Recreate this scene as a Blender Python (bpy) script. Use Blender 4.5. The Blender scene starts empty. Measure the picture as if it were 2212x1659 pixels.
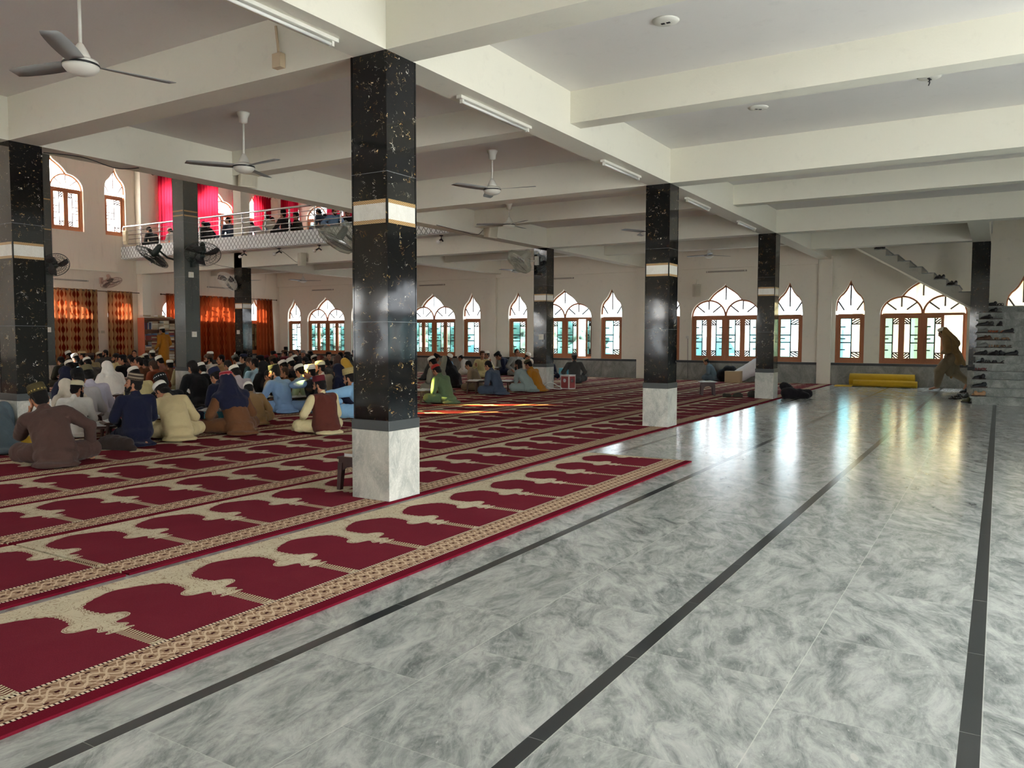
import bpy, bmesh, math, random
import numpy as np
from mathutils import Vector, Matrix, noise
random.seed(7)
PI = math.pi
C = bpy.context.scene.collection
SC = bpy.context.scene

# ------------------------------------------------------------------ camera model (2212 x 1659)
F, YAW, PITCH, ROLL, CAMH = 1722.6, 0.54807, 0.058602, 0.002126, 1.35
cy_, sy_ = math.cos(YAW), math.sin(YAW)
FWD = Vector((-sy_*math.cos(PITCH), cy_*math.cos(PITCH), -math.sin(PITCH)))
_r = Vector((cy_, sy_, 0)); _u = _r.cross(FWD)
RGT = _r*math.cos(ROLL) + _u*math.sin(ROLL)
UPV = -_r*math.sin(ROLL) + _u*math.cos(ROLL)
def ray(u, v):
    return RGT*((u-1106)/F) - UPV*((v-829.5)/F) + FWD
def hit(u, v, axis, val):
    d = ray(u, v); o = Vector((0, 0, CAMH))
    return o + d*((val-o[axis])/d[axis])
def G(u, v, z=0.0): return hit(u, v, 2, z)

# grid of the hall
X0, X1, X2, X3, XQ = -4.209, -9.879, -15.45, -21.3, -27.0
Y1, Y2, Y3, YW = 4.975, 11.344, 17.86, 24.636
PW = 0.37
ZB, ZC = 3.617, 4.11

# ------------------------------------------------------------------ mesh helpers
class MB:
    def __init__(s): s.v = []; s.f = []; s.m = []
    def add(s, vs, fs, mi=0):
        b = len(s.v); s.v += [tuple(p) for p in vs]
        s.f += [tuple(i+b for i in q) for q in fs]; s.m += [mi]*len(fs)
    def box(s, x0, y0, z0, x1, y1, z1, mi=0):
        x0, x1 = min(x0, x1), max(x0, x1); y0, y1 = min(y0, y1), max(y0, y1); z0, z1 = min(z0, z1), max(z0, z1)
        s.add([(x0,y0,z0),(x1,y0,z0),(x1,y1,z0),(x0,y1,z0),(x0,y0,z1),(x1,y0,z1),(x1,y1,z1),(x0,y1,z1)],
              [(0,3,2,1),(4,5,6,7),(0,1,5,4),(1,2,6,5),(2,3,7,6),(3,0,4,7)], mi)
    def obox(s, c, sx, sy, sz, M=None, mi=0):
        M = M or Matrix.Identity(3)
        vs = [Vector(c) + M @ Vector((a*sx/2, b*sy/2, d*sz/2)) for d in (-1,1) for a, b in ((-1,-1),(1,-1),(1,1),(-1,1))]
        s.add(vs, [(0,3,2,1),(4,5,6,7),(0,1,5,4),(1,2,6,5),(2,3,7,6),(3,0,4,7)], mi)
    def prism(s, pts, a, b, axis=1, mi=0):
        # polygon in the two other axes, extruded along axis from a to b
        def mk(p, t): return (t, p[0], p[1]) if axis == 0 else ((p[0], t, p[1]) if axis == 1 else (p[0], p[1], t))
        n = len(pts)
        s.add([mk(p, a) for p in pts] + [mk(p, b) for p in pts],
              [tuple(range(n-1,-1,-1)), tuple(range(n, 2*n))] + [(i, (i+1) % n, n+(i+1) % n, n+i) for i in range(n)], mi)
    def tube(s, pts, r, n=8, mi=0, closed=False, cap=True):
        pts = [Vector(p) for p in pts]; m = len(pts); rs = r if isinstance(r, (list, tuple)) else [r]*m
        base = len(s.v); up = Vector((0,0,1)); prev = None
        for i, p in enumerate(pts):
            if closed: t = pts[(i+1) % m] - pts[i-1]
            else: t = pts[min(i+1, m-1)] - pts[max(i-1, 0)]
            if t.length < 1e-9: t = Vector((0,0,1))
            t.normalize()
            if prev is None:
                a = t.cross(up)
                if a.length < .05: a = t.cross(Vector((1,0,0)))
            else: a = prev - t*prev.dot(t)
            if a.length < 1e-6: a = t.orthogonal()
            a.normalize(); prev = a; b = t.cross(a)
            for k in range(n):
                w = 2*PI*k/n
                s.v.append(tuple(p + (a*math.cos(w) + b*math.sin(w))*rs[i]))
        segs = m if closed else m-1
        for i in range(segs):
            j = (i+1) % m
            for k in range(n):
                s.f.append((base+i*n+k, base+i*n+(k+1) % n, base+j*n+(k+1) % n, base+j*n+k)); s.m.append(mi)
        if cap and not closed:
            s.f.append(tuple(base+k for k in range(n-1,-1,-1))); s.m.append(mi)
            s.f.append(tuple(base+(m-1)*n+k for k in range(n))); s.m.append(mi)
    def lathe(s, prof, c=(0,0,0), n=20, M=None, mi=0, sx=1, sy=1):
        # prof: list of (r, z) along local z
        M = M or Matrix.Identity(3); base = len(s.v); c = Vector(c)
        for r, z in prof:
            for k in range(n):
                w = 2*PI*k/n
                s.v.append(tuple(c + M @ Vector((r*sx*math.cos(w), r*sy*math.sin(w), z))))
        for i in range(len(prof)-1):
            for k in range(n):
                s.f.append((base+i*n+k, base+i*n+(k+1) % n, base+(i+1)*n+(k+1) % n, base+(i+1)*n+k)); s.m.append(mi)
        if prof[0][0] > 1e-6: s.f.append(tuple(base+k for k in range(n-1,-1,-1))); s.m.append(mi)
        if prof[-1][0] > 1e-6: s.f.append(tuple(base+(len(prof)-1)*n+k for k in range(n))); s.m.append(mi)
    def ball(s, c, r, M=None, n=12, mi=0):
        r = r if isinstance(r, (tuple, list)) else (r, r, r)
        M = M or Matrix.Identity(3); m = n//2+1
        base = len(s.v)
        s.v.append(tuple(Vector(c)+M@Vector((0,0,-r[2]))))
        for i in range(1, m):
            t = -PI/2+PI*i/m
            for k in range(n):
                w = 2*PI*k/n
                s.v.append(tuple(Vector(c)+M@Vector((r[0]*math.cos(t)*math.cos(w), r[1]*math.cos(t)*math.sin(w), r[2]*math.sin(t)))))
        top = len(s.v); s.v.append(tuple(Vector(c)+M@Vector((0,0,r[2]))))
        for k in range(n):
            s.f.append((base, base+1+(k+1) % n, base+1+k)); s.m.append(mi)
            s.f.append((top, base+1+(m-2)*n+k, base+1+(m-2)*n+(k+1) % n)); s.m.append(mi)
            for i in range(m-2):
                a = base+1+i*n
                s.f.append((a+k, a+(k+1) % n, a+n+(k+1) % n, a+n+k)); s.m.append(mi)
    def cap(s, a, b, ra, rb, side=None, sq=(1,1), n=14):
        # tapered capsule; sq scales along 'side' axis and the third axis
        a, b = Vector(a), Vector(b); t = b-a; L = t.length
        t = t.normalized() if L > 1e-6 else Vector((0,0,1))
        x = Vector(side) if side is not None else t.orthogonal()
        x = (x - t*x.dot(t))
        if x.length < 1e-5: x = t.orthogonal()
        x.normalize(); y = t.cross(x)
        prof = []
        for i in range(5):
            w = -PI/2 + (PI/2)*i/4; prof.append((max(ra*math.cos(w), 1e-4), ra*math.sin(w)))
        for i in range(1, 4): prof.append((ra+(rb-ra)*i/4, L*i/4))
        for i in range(5):
            w = (PI/2)*i/4; prof.append((max(rb*math.cos(w), 1e-4), L+rb*math.sin(w)))
        base = len(s.v)
        for r, z in prof:
            for k in range(n):
                w = 2*PI*k/n
                s.v.append(tuple(a + t*z + x*(r*sq[0]*math.cos(w)) + y*(r*sq[1]*math.sin(w))))
        for i in range(len(prof)-1):
            for k in range(n):
                s.f.append((base+i*n+k, base+i*n+(k+1) % n, base+(i+1)*n+(k+1) % n, base+(i+1)*n+k)); s.m.append(0)
        s.f.append(tuple(base+k for k in range(n-1,-1,-1))); s.m.append(0)
        s.f.append(tuple(base+(len(prof)-1)*n+k for k in range(n))); s.m.append(0)
    def mesh(s, name, mats=(), smooth=False):
        me = bpy.data.meshes.new(name); me.from_pydata(s.v, [], s.f)
        for m in (mats if isinstance(mats, (list, tuple)) else [mats]): me.materials.append(m)
        if any(s.m): me.polygons.foreach_set('material_index', s.m)
        if smooth: me.polygons.foreach_set('use_smooth', [True]*len(me.polygons))
        me.update(); return me
def link(name, me, parent=None, loc=None, rz=None, mat=None):
    o = bpy.data.objects.new(name, me); C.objects.link(o)
    if parent: o.parent = parent
    if loc is not None: o.location = loc
    if rz is not None: o.rotation_euler = (0,0,rz)
    if mat is not None:
        o.material_slots[0].link = 'OBJECT'; o.material_slots[0].material = mat
    return o
def build(name, mb, mats, parent=None, loc=None, rz=None, smooth=False, bevel=0):
    o = link(name, mb.mesh(name, mats, smooth), parent, loc, rz)
    if bevel:
        b = o.modifiers.new('b', 'BEVEL'); b.width = bevel; b.segments = 2; b.limit_method = 'ANGLE'; b.angle_limit = .6
    if smooth == 'auto':
        o.data.polygons.foreach_set('use_smooth', [True]*len(o.data.polygons))
    return o
def tag(o, label=None, cat=None, group=None, kind=None):
    if label: o['label'] = label
    if cat: o['category'] = cat
    if group: o['group'] = group
    if kind: o['kind'] = kind
    return o
def thing(name, label, cat, loc=(0,0,0), rz=0, group=None, kind=None):
    o = bpy.data.objects.new(name, None); C.objects.link(o); o.empty_display_size = .1
    o.location = loc; o.rotation_euler = (0,0,rz)
    return tag(o, label, cat, group, kind)
def dup(root, loc, rz=0, label=None, group=None, scale=None):
    def cp(o, par):
        c = o.copy(); C.objects.link(c)
        if par: c.parent = par
        for ch in list(kids.get(o.name, ())): cp(ch, c)
        return c
    kids = {}
    for o in C.objects:
        if o.parent: kids.setdefault(o.parent.name, []).append(o)
    r = cp(root, None); r.location = loc; r.rotation_euler = (0,0,rz)
    if label: r['label'] = label
    if group: r['group'] = group
    if scale: r.scale = (scale,)*3
    return r

# ------------------------------------------------------------------ node helpers
def lin(c):
    if isinstance(c, str): c = [int(c[i:i+2], 16)/255 for i in (0,2,4)]
    else: c = [x/255 if max(c) > 1.001 else x for x in c]
    return tuple(((x/12.92) if x <= .04045 else ((x+.055)/1.055)**2.4) for x in c) + (1,)
class NT:
    def __init__(s, name):
        s.mat = bpy.data.materials.new(name); s.mat.use_nodes = True
        s.t = s.mat.node_tree; s.t.nodes.clear()
        s.out = s.n('ShaderNodeOutputMaterial')
    def n(s, typ, **kw):
        x = s.t.nodes.new(typ)
        for k, v in kw.items(): setattr(x, k, v)
        return x
    def l(s, a, b): s.t.links.new(a, b)
    def val(s, sock, v):
        if hasattr(v, 'is_output') or isinstance(v, bpy.types.NodeSocket): s.l(v, sock)
        else: sock.default_value = v
    def m(s, op, a, b=0.0, c=None, clamp=False):
        x = s.n('ShaderNodeMath', operation=op, use_clamp=clamp)
        s.val(x.inputs[0], a); s.val(x.inputs[1], b)
        if c is not None: s.val(x.inputs[2], c)
        return x.outputs[0]
    def mix(s, fac, a, b):
        x = s.n('ShaderNodeMix', data_type='RGBA')
        s.val(x.inputs['Factor'], fac); s.val(x.inputs[6], a); s.val(x.inputs[7], b)
        return x.outputs[2]
    def noise(s, vec, scale, detail=3, rough=.5, dist=0):
        x = s.n('ShaderNodeTexNoise'); s.l(vec, x.inputs['Vector'])
        x.inputs['Scale'].default_value = scale; x.inputs['Detail'].default_value = detail
        x.inputs['Roughness'].default_value = rough; x.inputs['Distortion'].default_value = dist
        return x.outputs['Fac']
    def coord(s, kind='Object'): return s.n('ShaderNodeTexCoord').outputs[kind]
    def pos(s): return s.n('ShaderNodeNewGeometry').outputs['Position']
    def sep(s, v):
        x = s.n('ShaderNodeSeparateXYZ'); s.l(v, x.inputs[0]); return x.outputs
    def scale(s, v, k):
        x = s.n('ShaderNodeMapping'); s.l(v, x.inputs[0]); x.inputs['Scale'].default_value = k; return x.outputs[0]
    def ramp(s, fac, pts):
        x = s.n('ShaderNodeValToRGB'); s.l(fac, x.inputs[0]); e = x.color_ramp.elements
        while len(e) < len(pts): e.new(.5)
        for i, (p, c) in enumerate(pts): e[i].position = p; e[i].color = c
        return x.outputs[0]
    def band(s, x, lo, hi):  # 1 inside lo..hi
        return s.m('MULTIPLY', s.m('GREATER_THAN', x, lo), s.m('LESS_THAN', x, hi))
    def bsdf(s, col, rough=.6, spec=.5, metal=0, normal=None, **kw):
        p = s.n('ShaderNodeBsdfPrincipled')
        s.val(p.inputs['Base Color'], col); s.val(p.inputs['Roughness'], rough)
        p.inputs['Specular IOR Level'].default_value = spec; p.inputs['Metallic'].default_value = metal
        for k, v in kw.items(): s.val(p.inputs[k.replace('_', ' ')], v)
        if normal is not None: s.l(normal, p.inputs['Normal'])
        return p.outputs[0]
    def bump(s, h, strength=.3, dist=.01):
        b = s.n('ShaderNodeBump'); s.l(h, b.inputs['Height'])
        b.inputs['Strength'].default_value = strength; b.inputs['Distance'].default_value = dist
        return b.outputs[0]
    def end(s, sh): s.l(sh, s.out.inputs[0]); return s.mat
_mats = {}
def plain(name, col, rough=.6, spec=.4, metal=0, var=.08, vs=6):
    if name in _mats: return _mats[name]
    t = NT(name); c = lin(col); n = t.noise(t.coord(), vs, 3)
    k = t.m('MULTIPLY_ADD', n, 2*var, 1-var)
    x = t.n('ShaderNodeVectorMath', operation='SCALE'); x.inputs[0].default_value = c[:3]; t.l(k, x.inputs[3])
    _mats[name] = t.end(t.bsdf(x.outputs[0], rough, spec, metal)); return _mats[name]
def fabric(name, col, var=.10):
    if name in _mats: return _mats[name]
    t = NT(name); c = lin(col); co = t.coord()
    n = t.noise(co, 9, 4); w = t.noise(co, 160, 2)
    k = t.m('ADD', t.m('MULTIPLY_ADD', n, 2*var, 1-var), t.m('MULTIPLY_ADD', w, .16, -.08))
    x = t.n('ShaderNodeVectorMath', operation='SCALE'); x.inputs[0].default_value = c[:3]; t.l(k, x.inputs[3])
    h = t.m('ADD', t.m('MULTIPLY', t.noise(co, 14, 3, .6, .6), 1.0), t.m('MULTIPLY', w, .08))
    _mats[name] = t.end(t.bsdf(x.outputs[0], .9, .2, normal=t.bump(h, .45, .02), Sheen_Weight=.08)); return _mats[name]

# ------------------------------------------------------------------ big materials
def mat_wall(name, col, dirt=.5):
    t = NT(name); p = t.pos(); n = t.noise(p, .7, 6, .6); n2 = t.noise(p, 6, 5, .65)
    c = t.mix(t.m('MULTIPLY', n, .35), lin(col), lin([x*.9 for x in col]))
    f = t.m('MULTIPLY', t.m('SUBTRACT', n2, .58, clamp=True), 2.2*dirt, clamp=True)
    c = t.mix(f, c, lin([x*.62 for x in col]))
    return t.end(t.bsdf(c, .7, .25, normal=t.bump(t.noise(p, 45, 3), .12, .01)))
def mat_stain(name, col):
    # plaster with old streaked damp marks
    t = NT(name); p = t.pos(); st = t.noise(t.scale(p, (3, 3, .35)), 2.2, 5, .65)
    n = t.noise(p, 1.1, 6, .6)
    f = t.m('MULTIPLY', t.m('SUBTRACT', st, .52, clamp=True), 2.4, clamp=True)
    f = t.m('MULTIPLY', f, t.m('MULTIPLY', t.m('SUBTRACT', n, .38, clamp=True), 4, clamp=True))
    c = t.mix(t.m('MULTIPLY', f, .55), lin(col), lin((126,116,96)))
    return t.end(t.bsdf(c, .75, .2, normal=t.bump(t.noise(p, 40, 3), .12, .01)))
def mat_floor():
    t = NT('grey_marble_floor'); p = t.pos(); s = t.sep(p); X, Y = s[0], s[1]
    # slabs: joints along Y every 1.245 (centre of each lane), across every .8 / .62 alternating
    lane = t.m('FLOOR', t.m('DIVIDE', t.m('ADD', X, 2.53), .6225))
    lx = t.m('FRACT', t.m('DIVIDE', t.m('ADD', X, 2.53), .6225))
    off = t.m('FRACT', t.m('MULTIPLY', lane, .437))
    yy = t.m('DIVIDE', t.m('ADD', Y, off), .81); ly = t.m('FRACT', yy); row = t.m('FLOOR', yy)
    jx = t.m('LESS_THAN', t.m('MINIMUM', lx, t.m('SUBTRACT', 1, lx)), .0032)
    jy = t.m('LESS_THAN', t.m('MINIMUM', ly, t.m('SUBTRACT', 1, ly)), .0026)
    joint = t.m('MAXIMUM', jx, jy)
    cmb = t.n('ShaderNodeCombineXYZ'); t.l(lane, cmb.inputs[0]); t.l(row, cmb.inputs[1])
    wn = t.n('ShaderNodeTexWhiteNoise', noise_dimensions='2D'); t.l(cmb.outputs[0], wn.inputs['Vector'])
    rnd = wn.outputs['Value']
    add = t.n('ShaderNodeVectorMath', operation='MULTIPLY_ADD'); t.l(wn.outputs['Color'], add.inputs[0])
    add.inputs[1].default_value = (3,3,3); t.l(p, add.inputs[2])
    rot = t.n('ShaderNodeVectorRotate', rotation_type='Z_AXIS'); t.l(add.outputs[0], rot.inputs[0])
    t.l(t.m('MULTIPLY_ADD', rnd, .8, .9), rot.inputs['Angle'])
    q = t.scale(rot.outputs[0], (1, 2.3, 1))
    n1 = t.noise(q, 3.4, 8, .72, .7); n2 = t.noise(q, 9, 6, .72, 1.0); n3 = t.noise(q, 26, 3, .6)
    base = t.ramp(n1, [(.3, lin((92,97,96))), (.43, lin((138,142,139))), (.56, lin((174,176,171))), (.72, lin((202,202,196)))])
    base = t.mix(t.m('MULTIPLY', t.m('SUBTRACT', n2, .5, clamp=True), 2.6, clamp=True), base, lin((200,201,194)))
    base = t.mix(t.m('MULTIPLY', t.m('SUBTRACT', .44, n2, clamp=True), 3, clamp=True), base, lin((98,102,102)))
    fl = t.m('MULTIPLY', t.m('SUBTRACT', n3, .66, clamp=True), 9, clamp=True)
    base = t.mix(t.m('MULTIPLY', fl, .6), base, lin((214,214,208)))
    vo = t.n('ShaderNodeTexVoronoi', feature='F1'); t.l(t.scale(rot.outputs[0], (1.2,2.6,1)), vo.inputs['Vector']); vo.inputs['Scale'].default_value = 1.6
    big = t.m('LESS_THAN', t.m('ADD', vo.outputs['Distance'], t.m('MULTIPLY', n2, .1)), .105)
    base = t.mix(t.m('MULTIPLY', big, .55), base, lin((205,202,194)))
    base = t.mix(t.m('MULTIPLY_ADD', rnd, .2, -.0), base, lin((136,138,135)))
    base = t.mix(t.m('ADD', t.m('MULTIPLY', jx, .6), t.m('MULTIPLY', jy, .28), clamp=True), base, lin((206,206,196)))
    # black inlay strips every 1.245 m
    sx = t.m('MULTIPLY', t.m('FRACT', t.m('DIVIDE', t.m('ADD', X, 2.565+12.45), 1.245)), 1.245)
    strip = t.m('LESS_THAN', sx, .064); edge = t.m('LESS_THAN', sx, .068)
    base = t.mix(t.m('MULTIPLY', t.m('SUBTRACT', edge, strip), .6), base, lin((190,190,180)))
    blk = t.mix(n1, lin((30,33,35)), lin((56,60,62)))
    jb = t.m('LESS_THAN', t.m('FRACT', t.m('DIVIDE', t.m('ADD', Y, .16), .81)), .004)
    blk = t.mix(t.m('MULTIPLY', jb, .6), blk, lin((150,150,144)))
    base = t.mix(strip, base, blk)
    rg = t.m('MULTIPLY_ADD', t.noise(p, 1.3, 4), .10, .13)
    h = t.noise(t.scale(p, (1,1,1)), 3.2, 2)
    return t.end(t.bsdf(base, rg, .5, normal=t.bump(h, .03, .02)))
def mat_marble(name, cols, sc=2.5, rough=.25):
    t = NT(name); p = t.pos(); q = t.scale(p, (1,1,.6))
    n = t.noise(q, sc, 8, .66, .9); n2 = t.noise(q, sc*3, 6, .7, 1.5)
    c = t.ramp(n, [(.28, lin(cols[0])), (.5, lin(cols[1])), (.72, lin(cols[2]))])
    v = t.m('LESS_THAN', t.m('ABSOLUTE', t.m('SUBTRACT', n2, .5)), .012)
    c = t.mix(t.m('MULTIPLY', v, .35), c, lin([min(255, x*1.15) for x in cols[2]]))
    return t.end(t.bsdf(c, rough, .45))
def mat_black_tile(name, vein=1.0, base=(13,14,16), rough=.07):
    t = NT(name); p = t.pos(); s = t.sep(p)
    q1 = t.scale(p, (1, 1, 1.25))
    def strokes(sc, dist, wid, msc, thr, off):
        ad = t.n('ShaderNodeVectorMath', operation='ADD'); t.l(q1, ad.inputs[0]); ad.inputs[1].default_value = (off, off*1.7, off*.6)
        n = t.noise(ad.outputs[0], sc, 2.5, .55, dist); k = t.noise(ad.outputs[0], msc, 3, .6)
        w = t.m('MULTIPLY', t.m('SUBTRACT', k, thr, clamp=True), wid)
        return t.m('LESS_THAN', t.m('ABSOLUTE', t.m('SUBTRACT', n, .5)), w)
    ln = t.m('MAXIMUM', strokes(7, 1.6, .10, 9, .575, 0), strokes(13, 1.2, .17, 15, .595, 4.3))
    ln2 = strokes(22, .8, .2, 11, .59, 9.1)
    vc = t.ramp(t.noise(p, 9, 2), [(.4, lin((206,202,188))), (.52, lin((190,158,96))), (.6, lin((120,84,44)))])
    c = t.mix(t.m('MULTIPLY', t.m('MAXIMUM', ln, t.m('MULTIPLY', ln2, .6)), vein), lin(base), vc)
    c = t.mix(t.m('MULTIPLY', t.m('SUBTRACT', t.noise(p, 1.6, 5), .45, clamp=True), .5), c, lin((40,42,46)))
    z = t.m('FRACT', t.m('DIVIDE', t.m('ADD', s[2], .93), .6))
    jt = t.m('LESS_THAN', t.m('MULTIPLY', t.m('FRACT', t.m('DIVIDE', t.m('ADD', s[2], -.27+.0), 1.2)), 1.2), .005)
    c = t.mix(t.m('MULTIPLY', jt, .7), c, lin((120,124,126)))
    bump = t.bump(t.noise(p, 2.2, 2), .06, .03)
    return t.end(t.bsdf(c, rough, .5, normal=bump))
def mat_carpet(period=.62):
    t = NT('prayer_carpet_pile'); s3 = t.sep(t.coord()); s = t.m('MULTIPLY', s3[0], -1.0); Y = s3[1]
    co = t.coord()
    tt = t.m('FRACT', t.m('DIVIDE', Y, period)); ax = t.m('MULTIPLY', t.m('ABSOLUTE', t.m('SUBTRACT', tt, .5)), period)  # 0 at arch axis, .31 at column
    fc = t.n('ShaderNodeFloatCurve'); cm = fc.mapping; cu = cm.curves[0]
    pts = [(0,.30),(.30,.274),(.56,.274),(.575,.24),(.60,.268),(.625,.235),(.655,.25),(.68,.262),(.70,.225),(.722,.168),(.76,.150),(.79,.162),(.812,.205),(.85,.236),(.92,.247),(.99,.244),(1.035,.214),(1.075,.158),(1.105,.095),(1.125,.04),(1.137,.0),(1.25,.0)]
    while len(cu.points) < len(pts): cu.points.new(.5, .5)
    for i, (a, b) in enumerate(pts): cu.points[i].location = (a/1.25, b/.32); cu.points[i].handle_type = 'VECTOR' if 0 < i < 3 else 'AUTO'
    cm.update(); t.l(t.m('DIVIDE', s, 1.25), fc.inputs['Value'])
    b = t.m('MULTIPLY', fc.outputs[0], .32)
    scal = t.m('MULTIPLY', t.m('ABSOLUTE', t.m('SINE', t.m('MULTIPLY', s, 95))), .012)
    up = t.m('GREATER_THAN', s, .80)
    b = t.m('SUBTRACT', b, t.m('MULTIPLY', scal, up))
    d = t.m('SUBTRACT', ax, b)      # >0 : tan
    tan = t.m('GREATER_THAN', d, 0)
    n = t.noise(co, 3.0, 4); fine = t.noise(co, 220, 2)
    red = t.mix(t.m('MULTIPLY', n, .5), lin((118,40,52)), lin((98,32,44)))
    # scroll-work lines in the cream spandrels
    wv = t.noise(t.scale(co, (1,1,1)), 17, 1, .4, 1.4)
    scr = t.m('LESS_THAN', t.m('ABSOLUTE', t.m('SUBTRACT', t.m('FRACT', t.m('MULTIPLY', wv, 4)), .5)), .07)
    cream = t.mix(t.m('MULTIPLY', scr, .6), t.mix(n, lin((210,200,174)), lin((194,182,154))), lin((128,98,72)))
    e1 = t.band(d, .006, .012); e2 = t.band(d, .020, .026)
    cream = t.mix(t.m('MULTIPLY', t.m('MAXIMUM', e1, e2), .65), cream, lin((120,84,62)))
    # column: striped shaft, scrolled capital
    shaft = t.m('MULTIPLY', t.m('LESS_THAN', s, .565), t.m('GREATER_THAN', s, .31))
    rib = t.m('GREATER_THAN', t.m('FRACT', t.m('ADD', t.m('DIVIDE', s, .019), t.m('MULTIPLY', ax, 16))), .5)
    colc = t.mix(rib, lin((206,192,160)), lin((96,44,40)))
    cream = t.mix(shaft, cream, colc)
    field = t.mix(tan, red, cream)
    # ornate border
    yb = t.m('DIVIDE', Y, .155); fy = t.m('SUBTRACT', t.m('FRACT', yb), .5); sb = t.m('SUBTRACT', s, .18)
    w1 = t.m('MULTIPLY', t.m('SINE', t.m('MULTIPLY', yb, 2*PI)), .042)
    w2 = t.m('MULTIPLY', t.m('SINE', t.m('MULTIPLY', yb, 4*PI)), .026)
    asb = t.m('ABSOLUTE', sb)
    l1 = t.m('LESS_THAN', t.m('ABSOLUTE', t.m('SUBTRACT', sb, w1)), .0075)
    l2 = t.m('LESS_THAN', t.m('ABSOLUTE', t.m('ADD', sb, w1)), .0075)
    l3 = t.m('LESS_THAN', t.m('ABSOLUTE', t.m('SUBTRACT', asb, t.m('ADD', .05, w2))), .006)
    rr = t.m('SQRT', t.m('ADD', t.m('POWER', t.m('MULTIPLY', fy, .155), 2), t.m('POWER', sb, 2)))
    l4 = t.m('LESS_THAN', t.m('ABSOLUTE', t.m('SUBTRACT', t.m('FRACT', t.m('DIVIDE', rr, .03)), .5)), .14)
    lines = t.m('MAXIMUM', t.m('MAXIMUM', l1, l2), t.m('MAXIMUM', l3, t.m('MULTIPLY', l4, .6)))
    bc = t.mix(t.noise(co, 40, 2), lin((158,128,104)), lin((138,108,86)))
    bc = t.mix(lines, bc, lin((208,184,156)))
    fy2 = t.m('ABSOLUTE', t.m('SUBTRACT', t.m('FRACT', t.m('MULTIPLY', yb, 2)), .5))
    dots = t.m('MULTIPLY', t.m('LESS_THAN', fy2, .13), t.m('MAXIMUM', t.m('LESS_THAN', asb, .008), t.band(asb, .060, .072)))
    bc = t.mix(dots, bc, lin((58,22,24)))
    bord = t.band(s, .088, .272)
    col = t.mix(bord, field, bc)
    beadz = t.m('MAXIMUM', t.band(s, .074, .090), t.band(s, .270, .287))
    bead = t.m('LESS_THAN', t.m('ABSOLUTE', t.m('SUBTRACT', t.m('FRACT', t.m('DIVIDE', Y, .019)), .5)), .3)
    col = t.mix(beadz, col, t.mix(bead, lin((40,18,20)), lin((226,210,184))))
    col = t.mix(t.m('LESS_THAN', s, .074), col, t.mix(n, lin((112,24,40)), lin((94,18,32))))
    wear = t.m('MULTIPLY', t.m('SUBTRACT', t.noise(co, 1.4, 5, .6), .52, clamp=True), .35)
    col = t.mix(wear, col, lin((136,84,80)))
    dk = t.m('MULTIPLY_ADD', fine, .35, .82)
    x = t.n('ShaderNodeVectorMath', operation='SCALE'); t.l(col, x.inputs[0]); t.l(dk, x.inputs[3])
    return t.end(t.bsdf(x.outputs[0], 1.0, .02, normal=t.bump(fine, .5, .004)))
def mat_glass(name, tint, gloss=.08):
    t = NT(name); tr = t.n('ShaderNodeBsdfTransparent'); tr.inputs[0].default_value = lin(tint)
    gl = t.n('ShaderNodeBsdfGlossy'); gl.inputs['Roughness'].default_value = .05
    m = t.n('ShaderNodeMixShader'); m.inputs[0].default_value = gloss
    t.l(tr.outputs[0], m.inputs[1]); t.l(gl.outputs[0], m.inputs[2])
    return t.end(m.outputs[0])
def mat_curtain(name, kind):
    t = NT(name); co = t.coord(); s = t.sep(co); n = t.noise(co, 60, 2)
    if kind == 'orange':
        # columns of diamonds joined by waists
        ph = t.m('MULTIPLY', s[2], 2*PI/.30)
        wv = t.m('MULTIPLY_ADD', t.m('SINE', ph), .30, .0)
        f = t.m('ABSOLUTE', t.m('SUBTRACT', t.m('FRACT', t.m('DIVIDE', s[1], .135)), .5))
        d = t.m('SUBTRACT', f, t.m('MULTIPLY_ADD', t.m('SINE', ph), .13, .17))
        dark = t.m('LESS_THAN', d, 0); mid = t.m('LESS_THAN', d, -.13)
        c = t.mix(dark, lin((186,148,104)), lin((112,40,26))); c = t.mix(mid, c, lin((84,24,16)))
    elif kind == 'rust':
        ph = t.m('MULTIPLY', s[2], 2*PI/.34)
        f = t.m('ABSOLUTE', t.m('SUBTRACT', t.m('FRACT', t.m('DIVIDE', s[1], .2)), .5))
        d = t.m('SUBTRACT', f, t.m('MULTIPLY_ADD', t.m('SINE', ph), .09, .11))
        ln = t.m('LESS_THAN', t.m('ABSOLUTE', d), .03)
        c = t.mix(ln, lin((168,88,52)), lin((96,28,16))); c = t.mix(t.m('LESS_THAN', d, -.05), c, lin((150,66,38)))
    else:
        c = t.mix(n, lin((150,10,34)), lin((176,14,42)))
    df = t.n('ShaderNodeBsdfDiffuse'); t.l(c, df.inputs[0])
    tl = t.n('ShaderNodeBsdfTranslucent')
    tc = {'orange': (1,.15,.03,1), 'rust': (1,.14,.03,1), 'red': (1,.05,.12,1)}[kind]
    mc = t.n('ShaderNodeMix', data_type='RGBA'); mc.blend_type = 'MULTIPLY'; mc.inputs['Factor'].default_value = .75
    mc.inputs[6].default_value = tc; t.l(c, mc.inputs[7]); 
    sc = t.n('ShaderNodeVectorMath', operation='SCALE'); t.l(t.mix(.5, tc, c), sc.inputs[0]); sc.inputs[3].default_value = .30 if kind != 'red' else .55
    t.l(sc.outputs[0], tl.inputs[0])
    m = t.n('ShaderNodeMixShader'); m.inputs[0].default_value = .42 if kind != 'red' else .5
    t.l(df.outputs[0], m.inputs[1]); t.l(tl.outputs[0], m.inputs[2])
    return t.end(m.outputs[0])
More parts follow.
